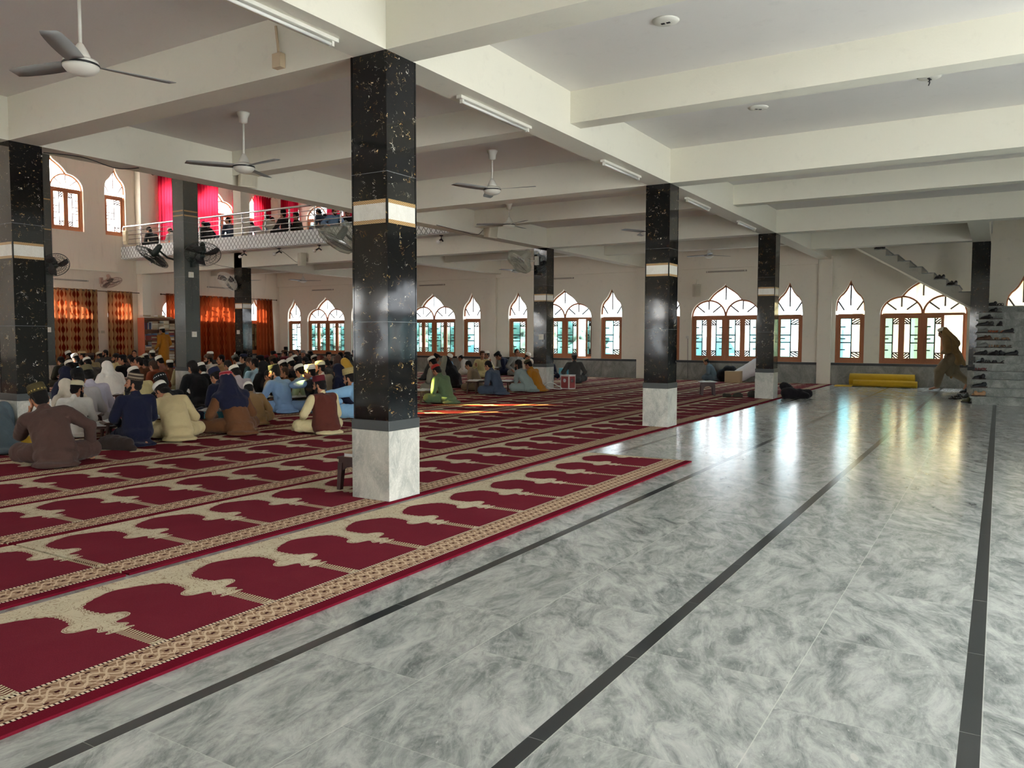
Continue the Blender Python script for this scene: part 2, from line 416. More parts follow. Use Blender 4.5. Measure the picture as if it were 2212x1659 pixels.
def mat_lattice():
    # white balcony fascia printed with a diamond lattice
    t = NT('fascia_diamond_lattice'); s = t.sep(t.pos()); X, Z = s[0], s[2]
    a = t.m('DIVIDE', X, .165); b = t.m('DIVIDE', Z, .21)
    def ln(v): return t.m('LESS_THAN', t.m('ABSOLUTE', t.m('SUBTRACT', t.m('FRACT', v), .5)), .075)
    L = t.m('MAXIMUM', ln(t.m('ADD', a, b)), ln(t.m('SUBTRACT', a, b)))
    c = t.mix(L, lin((236,240,240)), lin((96,100,102)))
    return t.end(t.bsdf(c, .35, .4))
def mat_wood(name, a, b, rough=.45):
    t = NT(name); p = t.coord(); q = t.scale(p, (9, 9, 1.2)); n = t.noise(q, 3, 5, .6, 1.2)
    return t.end(t.bsdf(t.mix(n, lin(a), lin(b)), rough, .35))
def mat_plastic_sheet():
    t = NT('clear_plastic_film'); tr = t.n('ShaderNodeBsdfTransparent'); tr.inputs[0].default_value = (.9,.92,.88,1)
    df = t.n('ShaderNodeBsdfTranslucent'); df.inputs[0].default_value = (.75,.78,.68,1)
    d2 = t.n('ShaderNodeBsdfDiffuse'); d2.inputs[0].default_value = (.6,.62,.54,1)
    gl = t.n('ShaderNodeBsdfGlossy'); gl.inputs['Roughness'].default_value = .2
    m0 = t.n('ShaderNodeMixShader'); m0.inputs[0].default_value = .5; t.l(df.outputs[0], m0.inputs[1]); t.l(d2.outputs[0], m0.inputs[2])
    m = t.n('ShaderNodeMixShader'); m.inputs[0].default_value = .3; t.l(tr.outputs[0], m.inputs[1]); t.l(m0.outputs[0], m.inputs[2])
    m2 = t.n('ShaderNodeMixShader'); m2.inputs[0].default_value = .1; t.l(m.outputs[0], m2.inputs[1]); t.l(gl.outputs[0], m2.inputs[2])
    return t.end(m2.outputs[0])
def mat_bands(name, cols, sc=.02, axis=2, rough=.8):
    # knitted or embroidered cap: rings of colour and a dotted row
    t = NT(name); s = t.sep(t.coord()); n = t.noise(t.coord(), 90, 2)
    f = t.m('FRACT', t.m('DIVIDE', s[axis], sc))
    c = t.mix(t.m('GREATER_THAN', f, .55), lin(cols[0]), lin(cols[1]))
    an = t.m('ARCTAN2', s[1], s[0]); dt = t.m('GREATER_THAN', t.m('SINE', t.m('MULTIPLY', an, 18)), .3)
    z = t.band(s[2], .012, .028)
    c = t.mix(t.m('MULTIPLY', dt, z), c, lin(cols[2]))
    c = t.mix(t.m('MULTIPLY', n, .25), c, lin([x*.7 for x in cols[0]]))
    return t.end(t.bsdf(c, rough, .2))

M_WALL = mat_wall('cream_plaster', (242,236,220), .35)
M_QIB = mat_stain('damp_stained_cream_plaster', (240,230,214))
M_BEAM = mat_wall('cream_beam_paint', (228,225,210), .3)
M_SLAB = mat_wall('white_ceiling_distemper', (226,223,218), .25)
M_FLOOR = mat_floor()
M_DADO = mat_marble('grey_dado_marble', ((92,92,86),(126,126,118),(158,156,146)), 3, .3)
M_DADOB = plain('black_dado_strip', (38,42,44), .3)
M_PBASE = mat_marble('pale_grey_pillar_marble', ((136,138,132),(178,178,168),(206,204,194)), 4, .35)
M_PGREY = plain('dark_grey_stone_band', (62,66,66), .4)
M_BLACK = mat_black_tile('black_veined_tile')
M_BLACK2 = mat_black_tile('charcoal_veined_tile', .35, (82,86,83), .2)
M_WHITEB = mat_marble('white_band_tile', ((214,212,202),(226,224,214),(232,230,222)), 6, .2)
M_CARPET = mat_carpet()
M_LATT = mat_lattice()
M_STEEL = plain('polished_steel_rail', (215,215,215), .18, .5, 1.0, .02)
M_WOOD = mat_wood('varnished_window_timber', (188,124,84), (152,92,60))
M_IRON = plain('dark_window_grille', (52,36,34), .7)
M_GL_CLEAR = mat_glass('clear_window_glass', (158,160,163), .03)
M_GL_TEAL = mat_glass('tinted_pane_glass', (150,174,177), .05)
M_GL_PALE = mat_glass('pale_pane_glass', (206,207,206), .05)
def mat_frost():
    t = NT('frosted_white_glass'); tr = t.n('ShaderNodeBsdfTransparent'); tl = t.n('ShaderNodeBsdfTranslucent'); tl.inputs[0].default_value = (.95,.95,.95,1)
    m = t.n('ShaderNodeMixShader'); m.inputs[0].default_value = .995; t.l(tr.outputs[0], m.inputs[1]); t.l(tl.outputs[0], m.inputs[2]); return t.end(m.outputs[0])
M_GL_FROST = mat_frost()
def mat_milk():
    t = NT('milk_white_glass'); tl = t.n('ShaderNodeBsdfTranslucent'); tl.inputs[0].default_value = (.46,.48,.5,1); return t.end(tl.outputs[0])
M_GL_MILK = mat_milk()
M_GL_DIM = mat_glass('brown_tinted_glass', (96,78,64), .05)
def mat_stained():
    t = NT('yellow_and_orange_stained_glass'); s = t.sep(t.coord()); tr = t.n('ShaderNodeBsdfTransparent')
    t.l(t.mix(t.m('GREATER_THAN', s[2], 2.6), t.mix(t.m('LESS_THAN', s[2], 2.33), (1,.95,.30,1), (.05,.03,.01,1)), (1,.42,.13,1)), tr.inputs[0]); return t.end(tr.outputs[0])
M_GL_YEL = mat_stained()
M_CUR_O = mat_curtain('patterned_orange_curtain', 'orange')
M_CUR_R = mat_curtain('rust_curtain', 'rust')
M_CUR_RED = mat_curtain('crimson_curtain', 'red')
M_WHITE = plain('white_enamel', (222,220,210), .35)
M_BLADE = plain('grey_fan_blade', (150,152,150), .4)
M_DARK = plain('black_plastic', (26,27,28), .45)
M_DGREEN = plain('dark_green_plastic', (34,44,40), .45)
M_SPK = plain('beige_speaker_shell', (206,200,180), .5)
M_TUBE = plain('white_tube_glass', (236,236,232), .25)
M_PAPER = plain('white_paper', (226,232,230), .7, var=.04)
M_PLASTIC = mat_plastic_sheet()
M_BROWNP = plain('brown_moulded_plastic', (66,46,44), .5, .25)
M_BLUEP = plain('turquoise_moulded_plastic', (86,170,190), .35)
M_TABLE = mat_wood('pale_desk_timber', (150,122,92), (118,92,66), .5)
M_SHELFW = mat_wood('brown_bookcase_timber', (150,108,80), (118,80,58), .5)
def mat_gold():
    t = NT('gold_relief_trim'); s = t.sep(t.pos()); a = t.m('ADD', s[0], s[1])
    f = t.m('SINE', t.m('MULTIPLY', a, 260)); g = t.m('SINE', t.m('MULTIPLY', s[2], 420))
    k = t.m('GREATER_THAN', t.m('MULTIPLY', f, g), .1)
    return t.end(t.bsdf(t.mix(k, lin((196,164,112)), lin((120,84,44))), .35, .5))
M_GOLD = mat_gold()
SKY, SUNE, EXPO = 22.0, 110.0, 0.22
# ================================================================== SETTING
def struct(name, mb, mats, label, parent=None, **kw):
    o = build(name, mb, mats, parent, **kw)
    if parent is None: tag(o, label, None, None, 'structure')
    return o
XR, YF = 4.8, -6.0         # open veranda side and front of the modelled hall
# floor
m = MB(); m.box(XQ-.25, YF, -.12, XR, YW+.25, 0)
struct('floor', m, M_FLOOR, 'glossy grey marble floor slabs with thin black inlay strips')
# ceiling slabs (hall right of the tall void, and under the balcony)
m = MB()
m.box(X1-PW, YF, ZC, XR, Y3, 4.42); m.box(X1-PW, Y3, ZC, -.25, YW, 4.42)
struct('ceiling', m, M_SLAB, 'whitewashed concrete ceiling slab over the aisle bays')
m = MB(); m.box(XQ, Y3-.45, 4.18, X1-PW-.002, YW, 4.5)
struct('balcony_floor', m, M_SLAB, 'white balcony floor slab above the far end of the hall')
# beams --------------------------------------------------------------
def beam(x0, y0, z0, x1, y1, z1, label):
    m = MB(); m.box(x0, y0, z0, x1, y1, z1); return struct('beam', m, M_BEAM, label)
bw = .34
beam(X0-bw, YF, ZB, X0, YW, ZC+.02, 'cream ceiling beam along the pillars beside the marble aisle')
beam(X1-bw, YF, ZB, X1, YW, ZC+.02, 'cream beam bordering the tall void with speakers on it')
beam(-.62, Y3+bw+.001, ZB, -.25, 21.549, ZC+.02, 'short beam ending on the pillar by the stairs')
ys = [('front pillar nearest the camera', Y1), ('second aisle pillar', Y2), ('third aisle pillar', Y3)]
for nm, y in ys:
    a, b = (X0, XR) if y < Y3 else (X0, XR)
    beam(X0+.001, y, ZB, XR, y+bw, ZC+.02, 'cross beam running from the %s over the marble aisle' % nm)
    beam(X1+.001, y, ZB, X0-bw-.001, y+bw, ZC+.02, 'cross beam running from the %s over the carpets' % nm)
beam(X0+.001, 21.55, ZB, -.25, 21.9, ZC+.02, 'cross beam over the foot of the upper stair flight')
beam(X1+.001, 21.3, 3.74, X0-bw-.001, 21.55, ZC+.02, 'shallow beam near the window wall over the carpets')
for i, (a, b) in enumerate(((YF+3.3, 0), (Y1, Y2), (Y2, Y3))):
    y = (a+b)/2-.02 if i else -1.3
    w = ('behind the camera', 'between the first and second aisle pillars', 'between the second and third aisle pillars')[i]
    beam(X0+.001, y, 3.755, XR, y+.26, ZC+.02, 'shallow beam over the aisle ' + w)
    beam(X1+.001, y, 3.755, X0-bw-.001, y+.26, ZC+.02, 'shallow beam over the carpets ' + w)
# beams under the balcony
beam(XQ, Y3, ZB, X1-bw-.001, Y3+.36, 4.2, 'pale beam under the balcony edge')
for x, nm in ((X2, 'middle'), (X3, 'far')):
    beam(x-bw, Y3+.361, ZB+.02, x, YW, 4.2, 'beam under the balcony from the %s balcony pillar line to the windows' % nm)
beam(XQ+.01, 21.1, 3.76, X1-bw-.001, 21.36, 4.2, 'shallow beam crossing under the balcony')
# balcony fascia
m = MB(); m.box(XQ, Y3-.56, 4.12, X1-PW, Y3-.46, 4.54)
struct('balcony_fascia', m, M_LATT, 'white balcony edge printed with a grey diamond lattice')
m = MB(); m.box(XQ, Y3-.46, 4.1, X1-PW-.002, Y3, 4.18)
struct('balcony_soffit', m, M_SLAB, 'plain soffit strip under the balcony edge holding bulbs')

# windows ------------------------------------------------------------
def prof_narrow(w, zt, n=11):
    k = zt/2.97
    pts = [(0,2.15),(.04,2.36),(.12,2.47),(.28,2.57),(.48,2.64),(.66,2.73),(.82,2.85),(.93,2.95),(1,3.02)]
    L = [(w/2*a, z) for a, z in pts]
    return [(-w/2+x, z) for x, z in L] + [(w/2-x, z) for x, z in L[-2::-1]]
def prof_wide(w, n=9):
    L = []
    for i in range(n):
        a = PI/2*i/(n-1); L.append((w/4*(1-math.cos(a)), 2.02+.5*math.sin(a)))
    cs = [(.25,2.52),(.28,2.60),(.32,2.70),(.37,2.79),(.42,2.86),(.46,2.915),(.485,2.96),(.5,3.02)]
    L += [(w*a, z) for a, z in cs[1:]]
    return [(-w/2+x, z) for x, z in L] + [(w/2-x, z) for x, z in L[-2::-1]]
WN, WW = .78, 2.14
PROF = {'N': prof_narrow(WN, 2.97), 'W': prof_wide(WW)}
SILL, TRZ = .63, 2.02
# local window frame: x along wall, y outwards (into the wall), z up; room side is -y
def leaf_meshes(w, flip):
    """timber casement leaf, iron grille, panes; hinge at x=0, extends to +x"""
    z0, z1 = SILL+.07, TRZ-.05; st = .075
    f = MB(); f.box(0, 0, z0, st, .045, z1); f.box(w-st, 0, z0, w, .045, z1)
    f.box(st, 0, z0, w-st, .045, z0+.085); f.box(st, 0, z1-.07, w-st, .045, z1)
    a, b = st, w-st; gz0, gz1 = z0+.085, z1-.07; H = gz1-gz0
    g = MB(); t = .017
    def X(x): return (a+b-x) if flip else x
    xd = a+(b-a)*.56
    def bar(p, q): g.tube([(X(p[0]), .022, p[1]), (X(q[0]), .022, q[1])], t, 4)
    bar((xd, gz0), (xd, gz1))
    for fz in (.385, .58): bar((a, gz0+H*fz), (xd, gz0+H*fz))
    for fz in (.2, .485, .79): bar((a, gz0+H*fz), (a+(xd-a)*.45, gz0+H*fz))
    for zz, s in ((gz1, -1), (gz0, 1)):
        d = .135*s*H/1.1*1.1
        bar((xd, zz+d), (b, zz+d))
        bar((xd, zz+d*.9), (b, zz+d*.1)); bar((xd, zz+d*.45), (xd+(b-xd)*.5, zz+.0)); bar((xd+(b-xd)*.45, zz+d), (b, zz+d*.5))
    p1 = MB(); p1.box(min(X(a), X(xd)), .024, gz0, max(X(a), X(xd)), .028, gz1)
    p2 = MB(); p2.box(min(X(xd), X(b)), .024, gz0, max(X(xd), X(b)), .028, gz1)
    return [f.mesh('leaf_frame', M_WOOD), g.mesh('leaf_grille', M_IRON), p1.mesh('leaf_pane_a', M_GL_TEAL), p2.mesh('leaf_pane_b', M_GL_PALE)]
LEAF = {(k, fl): leaf_meshes(w, fl) for k, w in (('N', WN-.12), ('W', (WW-.2)/4)) for fl in (0, 1)}
def frame_mesh(kind):
    w = WN if kind == 'N' else WW; f = MB()
    for x in (-w/2, w/2-.06): f.box(x, -.02, SILL, x+.06, .07, TRZ+.0)
    f.box(-w/2+.06, -.02, SILL, w/2-.06, .07, SILL+.07)
    f.box(-w/2+.06, -.02, TRZ-.05, w/2-.06, .07, TRZ+.02)
    if kind == 'W': f.box(-.04, -.02, SILL+.07, .04, .07, TRZ-.05)
    a = MB(); P = PROF[kind]
    a.tube([(x, .02, z-.02) for x, z in P], .034, 5)
    if kind == 'W':
        for c in (-w/4, w/4):
            sgn = -1 if c < 0 else 1
            a.tube([(c - sgn*(w/4-.012)*math.cos(t), .02, TRZ+.49*math.sin(t)) for t in [PI/2*i/8 for i in range(9)]], .03, 5)
    apex = max(z for _, z in P)
    a.add([(-.05,-.01,apex-.07),(.05,-.01,apex-.07),(0,-.01,apex+.05),(-.05,.05,apex-.07),(.05,.05,apex-.07),(0,.05,apex+.05)],[(0,2,1),(3,4,5),(0,1,4,3),(1,2,5,4),(2,0,3,5)])
    s = MB()
    def spoke(p, q): s.tube([(p[0], .02, p[1]), (q[0], .02, q[1])], .022, 4)
    if kind == 'N':
        spoke((0, apex-.05), (0, 2.28)); spoke((-w/2+.02, 2.46), (-.17, 2.15)); spoke((w/2-.02, 2.46), (.17, 2.15))
    else:
        spoke((0, apex-.06), (0, 2.52))
        for c in (-w/4, w/4):
            spoke((c, 2.5), (c, 2.22)); spoke((c-.38, 2.34), (c-.13, 2.14)); spoke((c+.38, 2.34), (c+.13, 2.14))
    g = MB(); n = len(P)
    g.add([(x, .028, z) for x, z in P] + [(x, .028, TRZ) for x, z in P], [(i, i+1, n+i+1, n+i) for i in range(n-1)])
    return [f.mesh('win_frame', M_WOOD), a.mesh('win_arch', M_WOOD, True), s.mesh('win_spokes', M_IRON), g.mesh('win_pane', M_GL_CLEAR)]
FRM = {k: frame_mesh(k) for k in 'NW'}
wcount = [0]
def window(kind, origin, M, label, dz=0, open_leaf=(), stained=None, low=None):
    """origin on the room-side wall plane, M rotates local to world about z"""
    wcount[0] += 1
    r = thing('window_%d' % wcount[0], label, None, origin, M, None, 'structure')
    r.location.z += dz
    fr = link('frame', FRM[kind][0], r, (0, .1, 0)); link('arch_frame', FRM[kind][1], r, (0, .1, 0))
    link('glazing_bars', FRM[kind][2], r, (0, .1, 0)); p = link('fanlight_pane', FRM[kind][3], r, (0, .1, 0))
    if stained: p.material_slots[0].link = 'OBJECT'; p.material_slots[0].material = stained
    w = WN if kind == 'N' else WW
    if kind == 'N': slots = [(-w/2+.06, 0)]
    else:
        lw = (w-.2)/4; slots = [(-w/2+.06, 0), (-w/2+.06+lw, 1), (.04, 0), (.04+lw, 1)]
    for i, (x, fl) in enumerate(slots):
        L = LEAF[(kind, fl)]; lw = w-.12 if kind == 'N' else (w-.2)/4
        lf = link('casement', L[0], r, (x, .11, 0))
        if i in open_leaf: lf.location.x = x+lw; lf.rotation_euler.z = PI+open_leaf[i]
        link('grille', L[1], lf)
        for me in L[2:]:
            q = link('pane', me, lf)
            if low: q.material_slots[0].link = 'OBJECT'; q.material_slots[0].material = low
    return r
def wall_with_windows(a0, a1, z0, z1, wins, thick, place, base=0):
    """place(a, d, z): a along wall, d depth (0 room face). returns MB. wins: (centre, kind)"""
    m = MB(); wins = sorted(wins); a = a0
    def bx(p, q, za, zb):
        if q-p < 1e-4 or zb-za < 1e-4: return
        vs = [place(x, d, z) for d in (0, thick) for x, z in ((p, za), (q, za), (q, zb), (p, zb))]
        m.add(vs, [(0,1,2,3),(7,6,5,4),(0,4,5,1),(1,5,6,2),(2,6,7,3),(3,7,4,0)])
    for c, k in wins:
        w = WN if k == 'N' else WW
        bx(a, c-w/2, z0, z1); bx(c-w/2, c+w/2, z0, base+SILL)
        P = PROF[k]
        for i in range(len(P)-1):
            (xa, za), (xb, zb) = P[i], P[i+1]
            if abs(xb-xa) < 1e-5: continue
            vs = [place(c+x, d, z) for d in (0, thick) for x, z in ((xa, base+za), (xb, base+zb), (xb, z1), (xa, z1))]
            m.add(vs, [(0,1,2,3),(7,6,5,4),(0,4,5,1),(2,6,7,3)] + ([(1,5,6,2)] if i == len(P)-2 else []) + ([(3,7,4,0)] if i == 0 else []))
        # vertical jamb of narrow head is part of the neighbouring boxes
        a = c+w/2
    bx(a, a1, z0, z1)
    return m
T = .26
far = [(-26.1,'N'),(-24.24,'W'),(-22.4,'N'),(-20.5,'N'),(-18.63,'W'),(-16.81,'N'),(-14.81,'N'),(-12.95,'W'),(-11.15,'N'),(-9.15,'N'),(-7.31,'W'),(-5.38,'N'),(-3.69,'N'),(-1.83,'W'),(.5,'N')]
m = wall_with_windows(XQ-T, XR, 0, 4.3, far, T, lambda a, d, z: (a, YW+d, z)); m.box(-.3, YW, 4.3, XR, YW+T, 7.6)
struct('wall_back', m, M_WALL, 'cream window wall at the far end with pointed arch windows')
far_up = [(-26.1,'N'),(-24.24,'W'),(-22.4,'N'),(-20.5,'N'),(-18.63,'W'),(-16.81,'N'),(-14.81,'N'),(-12.95,'W')]
m = wall_with_windows(XQ-T, X1, 4.3, 8.6, far_up, T, lambda a, d, z: (a, YW+d, z), 4.3)
struct('wall_back_upper', m, M_QIB, 'upper wall behind the balcony with red curtained windows')
bays = [-1.4, Y1, Y2, Y3]
q_low = []; q_up = []
for b in bays:
    o = {Y2: (.98, 3.55, 5.78), Y3: (1.42, 3.4, 5.45)}.get(b, (.95, 3.3, 5.5))
    q_low += [(b+o[0], 'N'), (b+o[1], 'W'), (b+o[2], 'N')]
q_up = [x for x in q_low if x[0] > Y2] + [(-.6, 'N'), (1.2, 'N')]
PQ = lambda a, d, z: (XQ-d, a, z)
m = wall_with_windows(YF, YW+T, 0, 4.3, q_low, T, PQ)
struct('wall_left', m, M_QIB, 'damp-stained cream prayer wall hung with orange curtains')
m = wall_with_windows(YF, YW+T, 4.3, 8.6, q_up, T, PQ, 4.3)
struct('wall_left_upper', m, M_QIB, 'upper prayer wall with arched windows and red curtains')
ordn = ['first','second','third','fourth','fifth','sixth','seventh','eighth','ninth','tenth','eleventh','twelfth','thirteenth','fourteenth','fifteenth']
wl = {-26.1:'narrow arched window nearest the curtain wall', -24.24:'wide triple arched window nearest the curtain wall', -22.4:'narrow arched window half hidden by the front pillar',
 -20.5:'narrow arched window directly behind the front pillar', -18.63:'wide triple arched window just right of the front pillar', -16.81:'narrow arched window left of a shallow pilaster, above the man in pale yellow',
 -14.81:'narrow arched window left of the pillar with a plastic wrapped fan', -12.95:'triple arched window with one casement swung open', -11.15:'narrow arched window beside peeling damp plaster',
 -9.15:'narrow arched window behind the second aisle pillar', -7.31:'triple arched window above the boy and white sack', -5.38:'narrow arched window right of the third aisle pillar',
 -3.69:'narrow arched window above the yellow mat rolls', -1.83:'triple arched window crossed by the stair flight', .5:'arched window over the stair landing'}
for x, k in far:
    op = {}
    if x == -12.95: op = {3: PI*.52}
    if x == -1.83: op = {3: -PI*.55}
    window(k, (x, YW, 0), 0, wl[x], open_leaf=op)
for i, (x, k) in enumerate(far_up):
    window(k, (x, YW, 4.3), 0, '%s balcony window from the curtain wall, %s arch' % (ordn[i], 'narrow' if k == 'N' else 'triple'))
for i, (y, k) in enumerate(sorted(q_low)):
    window(k, (XQ, y, 0), PI/2, '%s arched window behind the orange curtains, counted from the near end' % ordn[i], low=M_GL_DIM)
for i, (y, k) in enumerate(sorted(q_up)):
    st = M_GL_YEL if y < 4 else M_GL_FROST
    window(k, (XQ, y, 4.3), PI/2, ['high yellow glass window of the prayer wall out of view','high orange glass window of the prayer wall out of view','high narrow window hidden by the left pillar','high triple window beside the left pillars','high narrow window left of the balcony end','high narrow window behind the first red curtain','high triple window between red curtains above the balcony','high narrow window behind the third red curtain'][i], stained=st, low=M_GL_FROST)
# right-hand side of the aisle: wall with openings, stair well above
rgt = [(11.0,'W'),(14.2,'N'),(16.6,'W'),(21.6,'W')]
m = wall_with_windows(8.0, YW+T, 0, 4.3, rgt, T, lambda a, d, z: (XR+d, a, z)); m.box(XR, Y3, 4.3, XR+T, YW+T, 7.6); m.box(XR, YF, 0, XR+T, 1.5, 4.42); m.box(XR, 1.5, 2.9, XR+T, 8.0, 4.42)
struct('wall_right', m, M_WALL, 'cream side wall with arched openings right of the camera view')
for i, (y, k) in enumerate(rgt): window(k, (XR, y, 0), -PI/2, '%s side window right of the picture' % ordn[i])
m = MB(); m.box(-.3, Y3, 7.6, XR+T, YW+T, 7.75); struct('ceiling_stairwell', m, M_SLAB, 'ceiling high over the stair well')
m = MB(); m.box(-.3, Y3+.35, 4.421, -.25, YW, 7.6); m.box(-.25, Y3, ZC+.021, XR, Y3+.3, 7.6); struct('wall_stairwell', m, M_WALL, 'walls of the stair well above the hall ceiling')
# dado, strip, pilasters
m = MB(); m.box(XQ, YW-.02, 0, -.25, YW, .56); m.box(XQ, YF, 0, XQ+.02, YW-.02, .56); m.box(-.25, YW-.02, 0, XR, YW, .56)
struct('baseboard_back', m, M_DADO, 'grey marble dado along the foot of the walls')
m = MB(); m.box(XQ, YW-.035, .56, XR, YW, .63); m.box(XQ, YF, .56, XQ+.035, YW-.035, .63)
struct('trim_1', m, M_DADOB, 'black strip capping the marble dado')
for i, x in enumerate((X0-.34, X1-.30, X2-.6, X3-.1)):
    m = MB(); m.box(x, YW-.12, 0, x+.38, YW-.036, 3.7)
    struct('pilaster', m, M_WALL, 'shallow cream pilaster between the far windows, %s from the stairs' % ordn[i])
m = MB(); m.box(XQ, YW-.1, 3.5, X0-.35, YW, ZC)
struct('trim_2', m, M_WALL, 'cream lintel beam along the top of the far wall')
for i, y in enumerate((Y1, Y2, Y3)):
    m = MB(); m.box(XQ+.036, y+.012, 0, XQ+.34, y+.348, 3.61 if y == Y3 else 8.5)
    if y == Y3: m.box(XQ+.036, y+.012, 4.501, XQ+.34, y+.348, 8.5)
    struct('pilaster', m, M_WALL, 'cream pilaster on the curtain wall, %s from the near end' % ordn[i])
m = MB(); m.box(XQ, Y2+.37, 3.62, XQ+.1, Y3-.56, 3.66)
struct('trim_3', m, M_WALL, 'thin plaster ledge above the orange curtains')
# roof over the tall void, wall above the beam line, sunshades outside
m = MB(); m.box(XQ-T, YF, 8.6, X1, YW+T, 8.8)
struct('ceiling_upper', m, M_SLAB, 'high ceiling over the tall void')
m = MB(); m.box(X1-.3, YF, 4.421, X1-.04, YW, 8.6)
struct('wall_gallery', m, M_WALL, 'upper gallery wall above the beam, facing the void')
m = MB(); m.box(XQ-T-1.25, YF, 3.12, XQ-T, YW+T, 3.22); m.box(XQ-T-1.25, YF, 8.1, XQ-T, YW+T, 8.2)
struct('sunshade', m, M_SLAB, 'concrete sunshade ledges outside the prayer wall')
frn = [(x, k) for x, k in far if x < 2]
m = wall_with_windows(XQ-T, XR, 0, 4.42, frn, T, lambda a, d, z: (a, YF-d, z))
m2 = wall_with_windows(XQ-T, X1, 4.42, 8.6, [w_ for w_ in frn if w_[0] < -11.5], T, lambda a, d, z: (a, YF-d, z), 4.42); m.add(m2.v, m2.f)
for i, (x, k) in enumerate(frn): window(k, (x, YF, 0), PI, '%s arched window of the wall behind the camera' % ordn[i], low=M_GL_MILK, stained=M_GL_MILK)
for i, (x, k) in enumerate([w_ for w_ in frn if w_[0] < -11.5]): window(k, (x, YF, 4.42), PI, '%s high arched window of the wall behind the camera' % ordn[i], low=M_GL_MILK, stained=M_GL_MILK)
struct('wall_front', m, M_WALL, 'cream window wall closing the hall behind the camera')

# pillars --------------------------------------------------------------
def pillar(x, y, label, ztop=ZB, dark=False, band=(2.295,2.425), gold=True, upper=None, base=True):
    r = thing('pillar', label, 'pillar', (x-PW/2, y+PW/2, 0), 0, None, 'structure')
    h = PW/2; mb = (M_BLACK2 if gold else M_BLACK) if dark else M_BLACK
    def sq(nm, z0, z1, e, mat, corner=False):
        m = MB(); m.box(-h-e, -h-e, z0, h+e, h+e, z1); return build(nm, m, mat, r, bevel=.004 if e > .001 else 0)
    if base:
        sq('marble_base', 0, .585, .015, M_PBASE); sq('stone_band', .5851, .668, .017, M_PGREY)
    b0, b1 = band
    m = MB()
    m.box(-h, -h, .668 if base else 0, h, h, b0-.03); m.box(-h, -h, b1+.03, h, h, ztop)
    # chamfer strips on the corners
    build('tiled_shaft', m, mb, r)
    m = MB()
    for a in (-1, 1):
        for b in (-1, 1): m.box(a*h-.012 if a > 0 else -h-.003, b*h-.012 if b > 0 else -h-.003, .67, a*h+.003 if a > 0 else -h+.012, b*h+.003 if b > 0 else -h+.012, ztop)
    build('corner_strips', m, mb, r)
    sq('band_tile', b0, b1, -.001, mb if dark else M_WHITEB)
    for z in (b0-.03, b1): 
        m = MB(); m.box(-h-.002, -h-.002, z, h+.002, h+.002, z+.03); build('gold_trim' if gold else 'shaft_joint', m, M_GOLD if gold else mb, r)
    if upper:
        m = MB(); m.box(-h, -h, ztop, h, h, upper); build('plastered_head', m, M_WALL, r)
    return r
P_A = pillar(X0, Y1, 'large black marble-tiled pillar standing nearest the camera')
pillar(X0, Y2, 'second black aisle pillar, right of the blue-shirted readers')
pillar(X0, Y3, 'third black aisle pillar beside the black bag')
pillar(X1, Y1, 'black pillar cut by the left picture edge behind the man in dark brown')
pillar(X1, Y2, 'black pillar hidden right behind the front pillar')
pillar(X1, Y3, 'slim black pillar with a plastic-wrapped fan near the far windows')
pillar(X2+.06, Y2, 'charcoal pillar rising through the tall void with wall fans', 8.6, True, (4.03,4.1))
pillar(X3, Y2, 'charcoal pillar partly hidden by the left edge pillar', 8.6, True, (4.15,4.9))
pillar(X3, Y3, 'black pillar under the balcony in front of the curtains', ZB, False, (2.295,2.425), upper=8.6)
pillar(X2, Y3, 'black pillar under the balcony behind the front pillar', ZB)
pillar(-.25, 21.9, 'black pillar at the foot of the upper stair flight', ZB, True, (2.295,2.425), False)

# stairs ---------------------------------------------------------------
M_STAIR = mat_marble('worn_grey_stair_marble', ((84,88,84),(118,122,116),(160,162,154)), 3.5, .35)
SX0, SY0, RIS, TRD = -.46, 18.78, .1625, .28
st = thing('stairs', 'grey marble staircase lined with shoes beside the far pillar', 'staircase', (SX0, SY0, 0), 0, None, 'structure')
for i in range(13):
    m = MB(); m.box(.02, i*TRD, 0 if i == 0 else i*RIS-.02, 2.6, 13*TRD+.02, (i+1)*RIS-.03)
    m.box(-.02, i*TRD-.03, (i+1)*RIS-.03, 2.6, (i+1)*TRD+.02, (i+1)*RIS)
    build('step', m, M_STAIR, st)
up = thing('upper_stairs', 'sloping upper stair flight passing in front of the window', 'staircase', (0,0,0), 0, None, 'structure')
xs, zs = -.62, 2.2; n = 9; dx, dz = .275, .162
prof = [(xs+.0, zs-.13)]
top = []
for i in range(n):
    top += [(xs-i*dx, zs+.12+i*dz), (xs-i*dx, zs+.12+(i+1)*dz)]
top.append((xs-n*dx, zs+.12+n*dz))
poly = [(xs, 2.07)] + top + [(xs-n*dx-.25, 2.07+(n*dx+.25)*.606)]
m = MB(); m.prism(poly, 22.42, 24.3, 1); build('flight', m, mat_wall('stained_stair_plaster', (176,172,158), 1.0), up)
m = MB(); q = [(xs, 2.05), (xs-n*dx-.25, 2.05+(n*dx+.25)*.606), (xs-n*dx-.25, 2.10+(n*dx+.25)*.606), (xs, 2.10)]
m.prism(q, 22.39, 22.5, 1); build('edge_moulding', m, M_WALL, up)
m = MB()
for i in range(n): m.box(xs-(i+1)*dx-.0, 22.39, zs+.12+(i+1)*dz-.02, xs-i*dx+.02, 24.3, zs+.12+(i+1)*dz+.005)
build('treads', m, M_STAIR, up)
m = MB(); m.box(xs, 22.42, 1.97, XR, YW-.04, 2.12); struct('stair_landing', m, M_STAIR, 'half landing slab where the two stair flights meet')

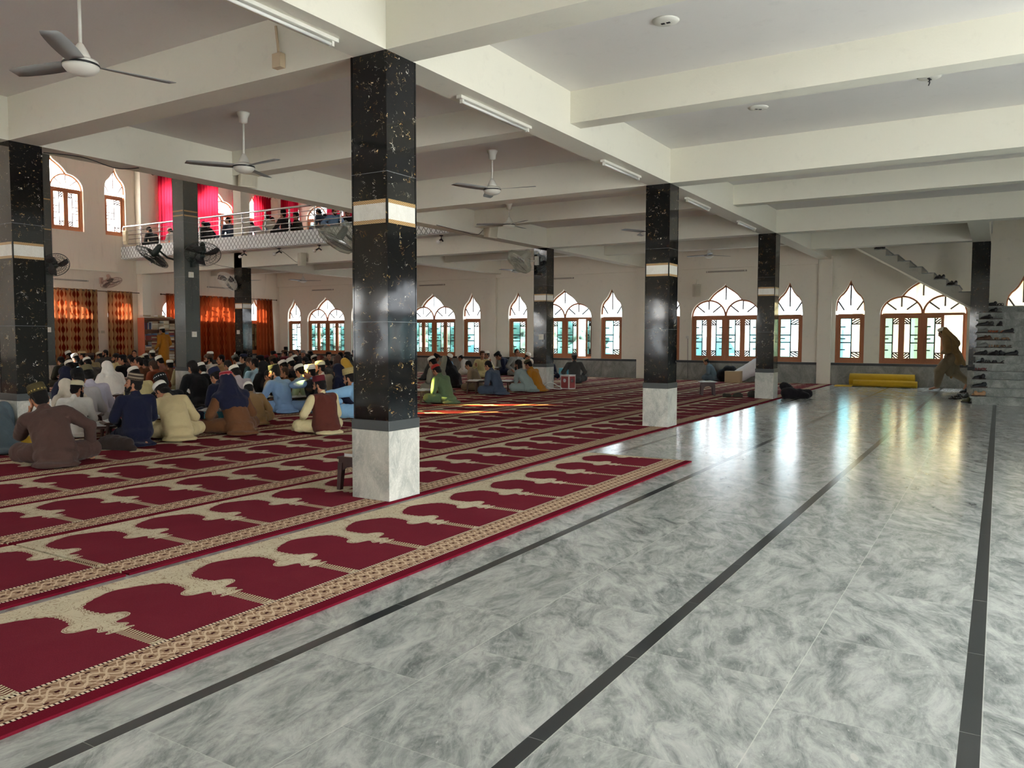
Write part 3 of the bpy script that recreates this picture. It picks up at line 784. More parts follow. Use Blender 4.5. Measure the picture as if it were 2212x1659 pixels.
# outside --------------------------------------------------------------
M_GRD = plain('pale_paved_yard', (188,186,182), .9, .1)
m = MB(); m.box(-90, -60, -.6, 60, 90, -.5); struct('ground', m, M_GRD, 'pale paved yard outside the hall')
M_YEL = mat_wall('yellow_limewash', (240,228,186), .2); M_TEALB = mat_wall('bluish_block_paint', (168,198,206), .3)
m = MB()
m.box(-4.5, 31, -.5, 3, 31.3, 3.4)
for i in range(5): m.box(-4.5+i*1.7, 30.6, -.5, -4.2+i*1.7, 31, 3.4)
m.box(-5, 30.3, 3.4, 3.5, 31.4, 3.9); struct('building', m, M_YEL, 'yellow arcade building across the yard behind the stairs')
m = MB(); m.box(-40, 38, -.5, -6, 38.4, 1.7); struct('wall_yard', m, M_TEALB, 'bluish boundary wall across the yard')
m = MB(); m.box(-13, 52, -.5, -4, 58, 4.2); m.box(-30, 55, -.5, -22, 60, 3.6); struct('building', m, M_TEALB, 'low bluish buildings beyond the boundary wall')
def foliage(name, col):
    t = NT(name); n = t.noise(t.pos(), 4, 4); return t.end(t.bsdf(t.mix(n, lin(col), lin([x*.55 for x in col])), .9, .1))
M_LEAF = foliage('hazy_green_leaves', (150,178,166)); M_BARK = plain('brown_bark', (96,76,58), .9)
rg = random.Random(3)
tm = []
for k in range(3):
    m = MB()
    for i in range(26):
        a = rg.uniform(0, 2*PI); rr = rg.uniform(.2, 1.25)
        m.ball((rr*math.cos(a), rr*math.sin(a), rg.uniform(1.2, 3.0)), (rg.uniform(.35,.6),)*2+(rg.uniform(.3,.5),), None, 8)
    me = m.mesh('crown', M_LEAF, True)
    for v in me.vertices: v.co += v.normal*(noise.noise(v.co*3)*.22)
    tm.append(me)
tb = MB(); tb.tube([(0,0,-.5),(.05,0,.6),(0,.05,1.8)], [.14,.11,.06], 8); tb = tb.mesh('trunk', M_BARK, True)
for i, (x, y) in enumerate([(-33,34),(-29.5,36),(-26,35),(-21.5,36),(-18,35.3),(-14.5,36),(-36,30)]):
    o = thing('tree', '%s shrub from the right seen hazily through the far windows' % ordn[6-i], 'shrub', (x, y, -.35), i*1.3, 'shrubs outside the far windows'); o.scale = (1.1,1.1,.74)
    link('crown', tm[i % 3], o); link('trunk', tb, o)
# ================================================================== THINGS
# ---- carpets
PILL = [(x-PW-.02, x+.02, y-.02, y+PW+.02) for x in (X0, X1) for y in (Y1, Y2, Y3)] + [(X2+.06-PW-.02, X2+.08, Y2-.02, Y2+PW+.02), (X3-PW-.02, X3+.02, Y2-.02, Y2+PW+.02), (X3-PW-.02, X3+.02, Y3-.02, Y3+PW+.02), (X2-PW-.02, X2+.02, Y3-.02, Y3+PW+.02)]
def carpet(xe, w, ya, yb, phase, label):
    m = MB(); xa = xe-w; cuts = sorted([p for p in PILL if p[1] > xa+.01 and p[0] < xe-.01 and p[3] > ya and p[2] < yb], key=lambda p: p[2])
    def bx(p, q, y0, y1):
        if q-p > .03 and y1-y0 > .02: m.box(p-xe, y0-phase, 0, q-xe, y1-phase, .012)
    y = ya
    for p in cuts:
        bx(xa, xe, y, p[2]); bx(xa, p[0], max(p[2], ya), min(p[3], yb)); bx(p[1], xe, max(p[2], ya), min(p[3], yb)); y = p[3]
    bx(xa, xe, y, yb)
    o = build('prayer_carpet', m, M_CARPET, None, (xe, phase, .001))
    return tag(o, label, 'carpet', 'red prayer carpets in rows')
carpet(-2.81, 1.26, -1.5, 8.35, .256, 'front red prayer carpet strip lying loose on the marble beside the large pillar')
row2 = [(-2, 2.64, 'red prayer carpet before the dark seam in the second row from the aisle'), (2.66, 11.32, 'second row red prayer carpet running from the seam past the large pillar'), (11.36, 13.43, 'short red prayer carpet between the second aisle pillar and the carpet edge jog'), (13.46, 17.84, 'red prayer carpet along the aisle ending at the third aisle pillar'), (17.88, 24.5, 'red prayer carpet along the aisle beyond the third aisle pillar')]
for a, b, l in row2: carpet(-4.155 if a < 13.45 else -4.11, 1.205, a, b, .179, l)
od = ['third','fourth','fifth','sixth','seventh','eighth','ninth','tenth','eleventh','twelfth','thirteenth','fourteenth','fifteenth','sixteenth','seventeenth','eighteenth','nineteenth','twentieth']
for k in range(18):
    xe = -5.365-1.2165*k; ph = (.138, .127, .11)[k] if k < 3 else .1+.07*(k % 4)
    w = 1.212 if xe-1.212 > XQ+.06 else xe-XQ-.06
    ys_ = [-2, 2.64, 13.4, 24.5] if k == 0 else [-2, 13.4+.3*(k % 3), 24.5]
    for j in range(len(ys_)-1):
        part = ('near', 'middle', 'far')[j] if k == 0 else ('near', 'far')[j]
        carpet(xe, w, ys_[j]+.01, ys_[j+1]-.01, ph, '%s length of the %s row of red prayer carpet from the marble aisle' % (part, od[k]))
# ---- curtains and rods
EYE_ME = MB(); EYE_ME.lathe([(.026,-.01),(.036,0),(.026,.01),(.024,0)], (0,0,0), 12); EYE_ME = EYE_ME.mesh('eyelet', M_STEEL, True)
def curtain(y0, y1, z0, z1, mat, label, group, amp=.05, wl=.17, axis='y', at=XQ+.15, flare=0, seed=0):
    r = random.Random(seed); n = int((y1-y0)/.014); nz = 14; m = MB(); ph = [r.uniform(0, 6) for _ in range(3)]
    for j in range(nz+1):
        z = z0+(z1-z0)*j/nz; k = 1-j/nz
        for i in range(n+1):
            f = i/n; y = y0+(y1-y0)*f + flare*k*(f-.3)
            d = amp*(.75+.25*k)*math.sin(2*PI*(y1-y0)*f/wl+ph[0]+.5*k*math.sin(3*f+ph[1])) + .014*math.sin(9*f+ph[2]+4*k)
            m.v.append((d, y-y0, z) if axis == 'y' else (y-y0, -d, z))
    W_ = n+1
    for j in range(nz):
        for i in range(n): m.f.append((j*W_+i, j*W_+i+1, (j+1)*W_+i+1, (j+1)*W_+i)); m.m.append(0)
    o = thing('curtain', label, 'curtain', (at, y0, 0) if axis == 'y' else (y0, at, 0), 0, group)
    build('curtain_cloth', m, mat, o, smooth=True)
    for i in range(int((y1-y0)/wl)+1):
        c = (0, i*wl, z1-.045) if axis == 'y' else (i*wl, 0, z1-.045)
        e = link('eyelet', EYE_ME, o, c); e.rotation_euler = (PI/2, 0, 0) if axis == 'y' else (0, PI/2, 0)
    return o
def rod(a, b, z, label, axis='y', at=XQ+.15):
    m = MB(); P = (lambda t: (at, t, z)) if axis == 'y' else (lambda t: (t, at, z))
    m.tube([P(a), P(b)], .014, 8); m.ball(P(a), .03); m.ball(P(b), .03)
    d = -.15 if axis == 'y' else .15
    for t in (a+.12, b-.12):
        p = P(t); q = (p[0]+d, p[1], p[2]) if axis == 'y' else (p[0], p[1]+d, p[2])
        m.tube([p, q], .01, 6)
    return tag(build('curtain_rod', m, plain('bronze_rod', (92,66,44), .35, .5, .8), smooth=True), label, 'curtain rod')
go = 'orange curtains on the prayer wall'; gr_ = 'red curtains above the balcony'
curtain(12.0, 13.05, .15, 2.97, M_CUR_O, 'orange diamond curtain glimpsed left of the left edge pillar', go, seed=1)
curtain(13.9, 16.25, .15, 2.97, M_CUR_O, 'wide brown and orange diamond curtain right of the left pillars', go, wl=.19, amp=.06, seed=2)
curtain(16.62, 17.6, .15, 2.96, M_CUR_O, 'narrow orange diamond curtain just left of the bookcase', go, seed=3)
curtain(18.93, 19.85, .15, 2.97, M_CUR_R, 'rust curtain behind the standing man in mustard', go, seed=4)
curtain(19.95, 22.45, .15, 2.96, M_CUR_R, 'wide rust curtain with slanting folds between two pillars', go, wl=.27, amp=.07, flare=.16, seed=5)
curtain(23.3, 24.12, .15, 2.96, M_CUR_R, 'rust curtain nearest the corner of the window wall', go, flare=.16, seed=6)
rod(11.4, 17.95, 2.93, 'long curtain rod left of the bookcase'); rod(18.75, 24.35, 2.93, 'long curtain rod right of the bookcase')
curtain(18.72, 19.5, 4.95, 7.36, M_CUR_RED, 'crimson curtain by the left end of the balcony rail', gr_, wl=.13, seed=7)
curtain(20.2, 21.45, 4.95, 7.34, M_CUR_RED, 'wide crimson curtain just right of the charcoal pillar', gr_, wl=.13, seed=8)
curtain(22.1, 22.3, 4.95, 7.3, M_CUR_RED, 'thin gathered crimson curtain left of the painted column', gr_, wl=.1, seed=9)
curtain(23.2, 24.12, 4.9, 7.28, M_CUR_RED, 'crimson curtain right of the painted column', gr_, wl=.13, seed=10)
rod(18.5, 24.35, 7.32, 'long rod for the red curtains above the balcony')
for i, (a, b) in enumerate(((-26.65,-25.6), (-23.95,-23.1), (-22.9,-21.9), (-21.0,-20.1), (-17.2,-16.4))):
    curtain(a, b, 4.95, 7.35, M_CUR_RED, '%s crimson curtain of the wall behind the balcony readers' % ordn[i], gr_, wl=.13, axis='x', at=YW-.15, seed=11+i)
rod(-26.8, -20.0, 7.32, 'rod for the red curtains on the wall behind the balcony', 'x', YW-.15)
rod(-17.5, -16.1, 7.32, 'short rod for a red curtain behind the large pillar', 'x', YW-.15)
# ---- balcony railing
rl = thing('railing', 'polished steel railing along the balcony edge', 'railing', (0, Y3-.5, 4.5))
xs_ = [-26.95+1.052*i for i in range(17)]
m = MB(); m.tube([(-26.9,0,.76),(X1-.4,0,.76)], .034, 10); build('handrail', m, M_STEEL, rl, smooth=True)
for z in (.14, .3, .46, .6):
    m = MB(); m.tube([(-26.9,0,z),(X1-.4,0,z)], .014, 6); build('rail_bar', m, M_STEEL, rl, smooth=True)
pm = MB(); pm.lathe([(.04,.0),(.04,.03),(.022,.05),(.022,.16),(.034,.18),(.022,.2),(.022,.42),(.036,.44),(.022,.47),(.022,.54),(.036,.57),(.03,.6),(.018,.63),(.03,.66),(.012,.70),(.004,.73)], (0,0,0), 10)
pm = pm.mesh('baluster', M_STEEL, True)
for x in xs_: link('baluster', pm, rl, (x, 0, .04))
m = MB(); m.box(-.11,-.03,0,.11,.03,.5); m.box(-.1,-.05,.1,.1,.05,.48)
tag(build('towel', m, fabric('cream_cloth', (214,202,170)), None, (-26.72, Y3-.56, 4.62), bevel=.02), 'cream cloth hung over the left end of the balcony railing', 'cloth')
# ---- ceiling fans
def fan_meshes():
    a = MB(); a.lathe([(.001,-.07),(.05,-.065),(.10,-.045),(.125,-.015),(.128,.0)], (0,0,0), 24)
    k = MB(); k.lathe([(.128,0),(.131,.004),(.131,.012),(.128,.016)], (0,0,0), 24)
    b = MB(); b.lathe([(.128,.016),(.118,.04),(.085,.052),(.05,.055)], (0,0,0), 24)
    c = MB(); c.lathe([(.062,.05),(.068,.075),(.055,.10),(.05,.115),(.03,.15),(.02,.165),(.012,.17)], (0,0,0), 18)
    bl = MB(); n = 8
    for i in range(n+1):
        f = i/n; x = .12+f*.56; wd = .062+.012*math.sin(f*PI); tw = .22*(1-.4*f)
        e = .85 if i == n else 1
        for s, t in ((-1,.002),(1,.002),(1,-.002),(-1,-.002)):
            bl.v.append((x-(.02 if s > 0 and i == n else 0), s*wd*e*math.cos(tw), .015+s*wd*e*math.sin(tw)+t))
    for i in range(n):
        for q in range(4): bl.f.append((i*4+q, i*4+(q+1) % 4, i*4+4+(q+1) % 4, i*4+4+q)); bl.m.append(0)
    bl.f += [(3,2,1,0), (n*4,n*4+1,n*4+2,n*4+3)]; bl.m += [0,0]
    cn = MB(); cn.lathe([(.012,-.14),(.05,-.12),(.055,-.06),(.075,-.02),(.08,0)], (0,0,0), 18)
    return [x.mesh(n_, m_, True) for x, n_, m_ in ((a,'fan_bowl',M_WHITE),(k,'fan_ring',M_DARK),(b,'fan_upper',M_WHITE),(c,'fan_cone',M_WHITE),(bl,'fan_blade',M_BLADE),(cn,'fan_canopy',M_WHITE))]
FM = fan_meshes()
def ceiling_fan(x, y, zh, label, rot, zc=ZC, low=0):
    o = thing('ceiling_fan', label, 'ceiling fan', (x, y, zh), rot, 'white three-blade ceiling fans')
    mo = link('motor', FM[0], o); link('trim_ring', FM[1], mo); link('motor_cover', FM[2], mo); link('motor_cone', FM[3], o)
    for k in range(3):
        b = link('blade', FM[4], o); b.rotation_euler.z = k*2*PI/3
    m = MB(); m.tube([(0,0,.16),(0,0,zc-zh-.1-low)], .013, 8); build('downrod', m, M_WHITE, o, smooth=True)
    link('canopy', FM[5], o, (0,0,zc-zh-low))
    return o
f1 = hit(175, 143, 2, 3.38)
def cam_ang(x, y): return math.atan2(y, x)
def tipang(x, y, z, u, v):
    h = hit(u, v, 2, z); return math.atan2(h.y-y, h.x-x)
ceiling_fan(f1.x, f1.y, 3.38, 'large ceiling fan hanging at the upper left picture corner', tipang(f1.x, f1.y, 3.39, 335, 173))
ceiling_fan(-8.06, 6.82, 3.44, 'ceiling fan in front of the tall void with a wall speaker behind it', tipang(-8.06, 6.82, 3.46, 630, 336))
ceiling_fan(-6.37, 9.87, 3.48, 'ceiling fan with a dropped canopy between the first two aisle pillars', tipang(-6.37, 9.87, 3.5, 1166, 401), low=.06)
ceiling_fan(-8.73, 14.17, 3.66, 'ceiling fan beside the second beam speaker', tipang(-8.73, 14.17, 3.68, 1162, 470))
ceiling_fan(-6.97, 21.9, 3.62, 'ceiling fan catching light left of the third aisle pillar', .9)
ceiling_fan(-6.4, 15.9, 3.55, 'ceiling fan mostly hidden behind the second aisle pillar', .1)
ceiling_fan(-21.97, 21.2, 3.4, 'small ceiling fan under the balcony above the far left windows', .5, 4.18)
ceiling_fan(-12.97, 21.5, 3.42, 'small ceiling fan under the ceiling left of the wrapped pillar fan', .2, 4.11)
ceiling_fan(-24.0, 20.3, 3.42, 'small ceiling fan behind the white pillar fan under the balcony', .2, 4.18)
# ---- round fan plates left on the ceiling
for i, (x, y) in enumerate(((-2.576,6.78), (-2.564,9.86), (-.723,9.65))):
    o = thing('ceiling_plate', ('round white ceiling cover nearest the camera over the aisle', 'round white ceiling cover beyond the shallow aisle beam', 'round white ceiling cover with a dangling wire end near the right edge')[i], 'ceiling cover', (x, y, ZC), i*.7, 'round covers on the aisle ceiling')
    m = MB(); m.lathe([(.02,-.022),(.06,-.02),(.11,-.012),(.12,0)], (0,0,0), 24); build('cover_plate', m, M_WHITE, o, smooth=True)
    m = MB(); m.box(-.04,-.012,-.026,-.008,.012,-.018); m.box(.008,-.012,-.026,.04,.012,-.018); build('hook_slots', m, M_DARK, o)
    if i == 2:
        m = MB(); m.tube([(0,0,-.03),(.01,0,-.06),(.05,.02,-.075)], .006, 6); m.tube([(0,0,-.05),(-.04,0,-.06)], .006, 6); build('wire_end', m, M_DARK, o)
# ---- fluorescent tubes
def tube_light(p, q, label, wall=None):
    p, q = Vector(p), Vector(q); c = (p+q)/2; L = (q-p).length
    o = thing('ceiling_light' if wall is None else 'wall_light', label, 'tube light', c, math.atan2(q.y-p.y, q.x-p.x), 'fluorescent tube fittings')
    m = MB()
    if wall is None: m.box(-L/2, -.03, -.03, L/2, .03, 0)
    else: m.box(-L/2, -.03, -.025, L/2, 0, .025)
    build('batten', m, M_WHITE if wall is None else plain('dusty_batten', (170,160,146), .5), o, bevel=.004)
    m = MB(); zz = -.05 if wall is None else 0; yy = 0 if wall is None else -.045
    m.tube([(-L/2+.05, yy, zz), (L/2-.05, yy, zz)], .013, 10); build('tube', m, M_TUBE if wall is None else plain('grey_tube', (176,168,156), .4), o, smooth=True)
    m = MB()
    for s in (-1, 1): m.box(s*(L/2-.05)-.012, yy-.017, zz-.018, s*(L/2-.05)+.012, yy+.017, zz+.03 if wall is None else zz+.018)
    build('end_cap', m, M_WHITE, o)
for i, (a, b) in enumerate(((3.4,4.62), (6.24,7.56), (9.41,10.64), (12.6,13.8), (15.6,16.85))):
    tube_light((-4.40, a, ZB), (-4.40, b, ZB), '%s beneath the aisle beam, counted from the camera' % ('%s fluorescent tube' % ordn[i]))
for x0, x1, z, nm in ((-24.9,-23.66,3.31,'in the far left bay'), (-19.2,-17.95,3.33,'right of the large pillar'), (-13.75,-12.5,3.38,'right of the slim pillar'), (-7.88,-6.62,3.39,'above the triple window over the boy')):
    tube_light((x0, YW-.1, z), (x1, YW-.1, z), 'unlit wall tube light ' + nm, 1)
tube_light((XQ+.0, 14.8, 3.26), (XQ+.0, 16.05, 3.26), 'unlit tube light on the curtain wall beside the left pillars', 1)
tube_light((XQ+.0, 20.9, 3.32), (XQ+.0, 22.15, 3.32), 'unlit tube light above the wide rust curtain', 1)
# ---- speakers
def speaker(p, rz, label, stand=None, s=1.0, tilt=.15):
    o = thing('wall_speaker', label, 'speaker', p, rz, 'beige wall speakers')
    R = Matrix.Rotation(tilt, 3, 'X')
    m = MB(); n = 7; pts = [(-.13*s, .06*s), (-.1*s, .14*s), (.1*s, .14*s), (.13*s, .06*s)] + [(.14*s*math.cos(t), -.02*s-.05*s*math.sin(t)) for t in [PI*i/n for i in range(n+1)]]
    m.prism(pts, -.2*s, .2*s, 2)
    m.v = [tuple(R @ Vector(v) - Vector((0,.22*s,0))) for v in m.v]
    build('shell', m, M_SPK, o, bevel=.008)
    m = MB(); m.prism([(.125*s*math.cos(t), -.026*s-.05*s*math.sin(t)) for t in [PI*i/n for i in range(n+1)]], -.18*s, .18*s, 2)
    m.v = [tuple(R @ (Vector(v)*1.0) - Vector((0,.222*s,0))) for v in m.v]
    build('grille_cloth', m, plain('beige_speaker_grille', (190,184,164), .7), o)
    m = MB(); m.tube([(0,0,0),(0,-.08*s,0)], .02, 8); m.box(-.05,-.012,-.06,.05,0,.06); build('bracket', m, M_SPK, o)
    return o
speaker((X1, 8.33, 3.78), PI/2-.3, 'large beige speaker on the void beam below a ceiling fan', s=1.0)
speaker((X1, 15.0, 3.75), PI/2-.1, 'beige speaker on the void beam near the slim pillar', s=1.05)
speaker((-18.3, Y3, 3.72), -.45, 'beige speaker on the beam under the balcony', s=1.0, tilt=0)
speaker((-8.25, YW, 2.82), .5, 'tilted speaker with a cable between arched windows above the boy', s=.95)
# ---- bulbs under the balcony
for i, (x, y) in enumerate(((-25.46, 17.5), (-20.74, 17.5), (-19.2, 17.55), (-17.5, 17.55), (-13.0, 17.6))):
    o = thing('bulb_holder', '%s bare bulb under the balcony edge, counted from the curtain wall' % ordn[i], 'light bulb', (x, y, 4.1), .4*i, 'bare bulbs under the balcony edge')
    m = MB(); m.lathe([(.05,-.02),(.055,0)], (0,0,0), 12); m.tube([(0,0,-.02),(0,0,-.1)], .012, 6); m.tube([(0,0,-.1),(-.1,0,-.16)], .022, 8); m.tube([(0,0,-.1),(.08,0,-.15)], .022, 8); build('double_socket', m, M_DARK, o, smooth=True)
    m = MB(); m.ball((-.15,0,-.19), .055, None, 14); build('bulb', m, M_TUBE, o, smooth=True)
# ---- bracket fans
def cage_fan(loc, axis, mount, label, col, r=.33, cover=None):
    """cage centre loc, facing axis, bracket fixed at mount point"""
    ax = Vector(axis).normalized(); M3 = ax.to_track_quat('Z', 'Y').to_matrix()
    o = thing('bracket_fan', label, 'fan', loc, 0, 'bracket fans on pillars and walls')
    T = lambda p: M3 @ Vector(p)
    m = MB()
    for zz, rr in ((.07,.42), (.0,1.0), (-.07,.42), (.045,.75), (-.045,.75), (.02,1.0)):
        m.tube([T((r*rr*math.cos(t), r*rr*math.sin(t), zz)) for t in [2*PI*i/28 for i in range(28)]], .0055, 4, closed=True)
    for i in range(30):
        t = 2*PI*i/30
        for s in (1, -1): m.tube([T((r*q*math.cos(t+.3*q*s), r*q*math.sin(t+.3*q*s), s*z)) for q, z in ((.15,.08),(.42,.07),(.75,.045),(1,.0))], .0028, 3, cap=False)
    build('wire_cage', m, col, o)
    m = MB(); m.cap(T((0,0,-.07)), T((0,0,-.27)), .075, .06); m.lathe([(.05,.085),(.055,.07)], (0,0,0), 14, M3); build('motor_housing', m, col, o, smooth=True)
    for k in range(3):
        m = MB(); n = 6
        for i in range(n+1):
            f = i/n; q = .05+f*(r-.07); a0 = k*2*PI/3+f*.5; wd = .05+.05*math.sin(f*PI*.85)
            for s in (-1, 1): m.v.append(tuple(T((q*math.cos(a0)-s*wd*math.sin(a0), q*math.sin(a0)+s*wd*math.cos(a0), s*.022))))
            for s in (1, -1): m.v.append(tuple(T((q*math.cos(a0)-s*wd*math.sin(a0), q*math.sin(a0)+s*wd*math.cos(a0), s*.022-.005))))
        for i in range(n):
            for q in range(4): m.f.append((i*4+q, i*4+(q+1) % 4, i*4+4+(q+1) % 4, i*4+4+q)); m.m.append(0)
        m.f += [(3,2,1,0),(n*4,n*4+1,n*4+2,n*4+3)]; m.m += [0,0]
        build('fan_blade', m, plain('dark_fan_blade', (58,54,54), .5), o, smooth=True)
    mt = Vector(mount)-Vector(loc); bk = T((0,0,-.2))
    m = MB(); m.tube([bk, (bk+mt)/2+Vector((0,0,-.06)), mt], .022, 8); m.box(mt.x-.045, mt.y-.045, mt.z-.11, mt.x+.045, mt.y+.045, mt.z+.11); build('wall_bracket', m, col, o)
    if cover:
        m = MB(); n = 22; rings = [(.0,.13),(.5,.125),(.9,.085),(1.08,.0),(1.0,-.09),(.6,-.2),(.3,-.34),(.22,-.42)]
        rd = random.Random(5)
        for q, z in rings:
            for i in range(n):
                t = 2*PI*i/n; w = 1+.09*math.sin(5*t+z*20)+rd.uniform(-.05,.05)
                m.v.append(tuple(T((max(q,.01)*r*w*math.cos(t), max(q,.01)*r*w*math.sin(t), z+rd.uniform(-.015,.015)))))
        for j in range(len(rings)-1):
            for i in range(n): m.f.append((j*n+i, j*n+(i+1) % n, (j+1)*n+(i+1) % n, (j+1)*n+i)); m.m.append(0)
        if cover == 2:  # loose flap of film
            b = len(m.v); g = [[T((-.15, r*.2, -.1)), T((.25, r*.9, -.15)), T((.35, r*1.3, -.05))], [T((-.3, r*1.2, -.05)), T((.1, r*1.5, .02)), T((.3, r*1.6, .08))], [T((-.4, r*1.9, .05)), T((0, r*2.1, .12)), T((.22, r*2.0, .2))]]
            for row in g: m.v += [tuple(p) for p in row]
            for j in range(2):
                for i in range(2): m.f.append((b+j*3+i, b+j*3+i+1, b+j*3+i+4, b+j*3+i+3)); m.m.append(0)
        build('plastic_wrap', m, M_PLASTIC, o, smooth=True)
    return o
xp = X2+.06
cage_fan((xp+.42, Y2+.15, 3.16), (.45,-.35,-.75), (xp+.03, Y2+.19, 3.0), 'black bracket fan on the right face of the tall charcoal pillar', M_DGREEN, .38)
cage_fan((xp-PW-.30, Y2-.32, 3.12), (-.55,-.25,-.75), (xp-PW-.03, Y2+.1, 3.05), 'black bracket fan seen edge-on left of the tall charcoal pillar', M_DGREEN, .38)
cage_fan((X3+.62, Y2+.1, 3.18), (.75,-.2,-.55), (X3+.03, Y2+.19, 3.12), 'dark bracket fan right of the left edge pillars', M_DGREEN, .33)
cage_fan((-26.45, 16.55, 3.22), (.45,.1,-.85), (XQ+.04, 16.5, 3.3), 'dusty pinkish wall fan above the orange curtains', plain('dusty_pink_fan', (168,138,124), .6), .36)
cage_fan((X3-.35, Y3-.3, 3.16), (.1,-.75,-.6), (X3-PW+.05, Y3-.03, 3.0), 'white bracket fan on the black pillar under the balcony', M_WHITE, .36)
cage_fan((X1-PW-.3, Y2-.3, 3.12), (-.4,-.3,-.8), (X1-PW-.03, Y2+.15, 3.1), 'fan in a torn plastic bag peeking left of the large pillar', M_DGREEN, .34, 2)
cage_fan((X2-.55, Y3+.05, 3.2), (-.5,-.5,-.6), (X2-PW-.03, Y3+.15, 3.1), 'plastic wrapped fan half hidden by the large pillar', M_WHITE, .32, 1)
cage_fan((X1-PW-.2, Y3-.42, 3.24), (-.35,-.55,-.65), (X1-PW+.1, Y3-.03, 3.3), 'plastic wrapped fan on the slim pillar near the far windows', M_WHITE, .33, 1)
# ---- switch boxes on pillars
def switchbox(p, n, label, s=.085):
    r = thing('switch_box', label, 'switch box', p, {'x': PI/2, 'y': 0, '-x': -PI/2}[n], 'switch boxes on pillars')
    m = MB(); m.box(-s/2,-.03,-s/2,s/2,0,s/2); build('housing', m, M_WHITE, r, bevel=.004)
    m = MB(); m.box(-.012,-.038,-.02,.004,-.03,.02); m.box(.008,-.036,-.012,.02,-.03,.012); build('rocker', m, M_SPK, r)
switchbox((X3+.002, Y2+.2, 1.52), 'x', 'white switch box on the charcoal pillar by the left edge', .13)
switchbox((xp+.002, Y2+.2, 1.4), 'x', 'white switch box on the tall charcoal pillar', .12)
switchbox((X3-.2, Y3-.002, 1.5), 'y', 'white switch box on the pillar before the rust curtains', .13)
switchbox((X1-.14, Y3-.002, 1.36), 'y', 'white switch box on the slim pillar near the far windows', .14)
switchbox((xp+.002, Y2+.15, 2.72), 'x', 'black regulator box under the fan on the tall charcoal pillar', .12)
switchbox((-8.5, YW-.001, 1.36), 'y', 'white wall socket left of the triple window over the boy', .09)
# cables
def cable(pts, label, r=.006, col=None):
    P = [Vector(p) for p in pts]; out = []
    for i in range(len(P)-1):
        p0, p1, p2, p3 = P[max(i-1,0)], P[i], P[i+1], P[min(i+2,len(P)-1)]
        for k in range(8):
            t = k/8; out.append(.5*((2*p1)+(p2-p0)*t+(2*p0-5*p1+4*p2-p3)*t*t+(3*p1-p0-3*p2+p3)*t**3))
    out.append(P[-1]); m = MB(); m.tube(out, r, 5)
    return tag(build('cable', m, col or M_DARK, smooth=True), label, 'cable')
cable([(xp+.02, Y2+.17, 2.62), (xp+.03, Y2+.16, 2.2), (xp+.02, Y2+.18, 1.9)], 'black cable hanging from the regulator on the charcoal pillar')
cable([(-24.0, Y3-.02, 4.05), (-23.2, Y3-.02, 3.95), (-22.5, Y3-.02, 3.75), (-21.7, Y3-.02, 3.62)], 'thin cable drooping across the balcony beam to the pillar')
cable([(-19.2, Y3-.46, 4.1), (-19.0, Y3-.3, 3.95), (-18.9, Y3-.03, 3.75), (-18.7, Y3-.03, 3.66), (-18.35, Y3-.05, 3.7)], 'thin cable looping down to the speaker under the balcony')
cable([(X1+.02, 14.9, 3.72), (X1+.05, 14.6, 3.58), (X1+.03, 14.0, 3.6), (X1+.01, 13.2, 3.63)], 'cable sagging along the void beam from its speaker')
cable([(X1+.01, 5.36, 3.55), (X1+.08, 5.8, 3.57), (X1+.06, 6.25, 3.52), (X1+.02, 6.6, 3.59)], 'black cable end beside the left edge pillar top')
cable([(-8.25, YW-.03, 2.95), (-8.21, YW-.03, 3.1), (-8.2, YW-.03, 3.2)], 'cable rising above the tilted speaker', .012, M_SPK)
cable([(-8.47, YW-.03, 1.32), (-8.46, YW-.04, .7), (-8.45, YW-.05, .05)], 'cable dropping from the wall socket behind the boy', .007)
m = MB(); m.box(-.05,-.03,-.06,.05,.03,.06); m.tube([(0,0,.06),(-.01,-.0,.15),(-.03,0,.30)], .012, 6)
tag(build('junction_box', m, plain('peeling_wire_box', (186,168,140), .7), None, tuple(hit(602, 132, 1, Y1-.031))), 'taped wire stub with a small box on the beam by the large pillar', 'wire box')
# wall notices
for i, y in enumerate((16.28, 16.46)):
    m = MB(); m.box(0, 0, 0, .004, .14, .09)
    tag(build('wall_notice', m, plain('faded_notice_%d' % i, (206,198,178), .8), None, (XQ+.001, y, 1.46)), ('pale paper notice by the wide diamond curtain', 'pale paper notice by the narrow diamond curtain')[i], 'notice')
# ---- bookcase and books
bk = thing('bookcase', 'brown bookcase crammed with books beside the standing man', 'bookcase', (-26.6, 17.6, 0))
BD, BW, BH = .38, 1.32, 2.02
for y in (0, BW-.025):
    m = MB(); m.box(0, y, .0, BD, y+.025, BH); build('side_panel', m, M_SHELFW if y else plain('lit_side_panel', (196,112,84), .5), bk)  # near panel: warm light falling on it is put into its colour
m = MB(); m.box(0, .025, 0, .012, BW-.025, BH); build('back_panel', m, M_SHELFW, bk)
shz = [.06, .44, .82, 1.2, 1.58, 1.96]
for z in shz: m = MB(); m.box(.012, .025, z, BD, BW-.025, z+.025); build('shelf', m, M_SHELFW, bk)
bcols = [(206,190,160),(186,156,116),(222,212,188),(166,126,92),(120,84,66),(88,108,146),(196,174,140),(230,222,204),(140,64,56),(176,152,122)]
bmats = [plain('book_cover_%d' % i, c, .6) for i, c in enumerate(bcols)]
bbox = {}
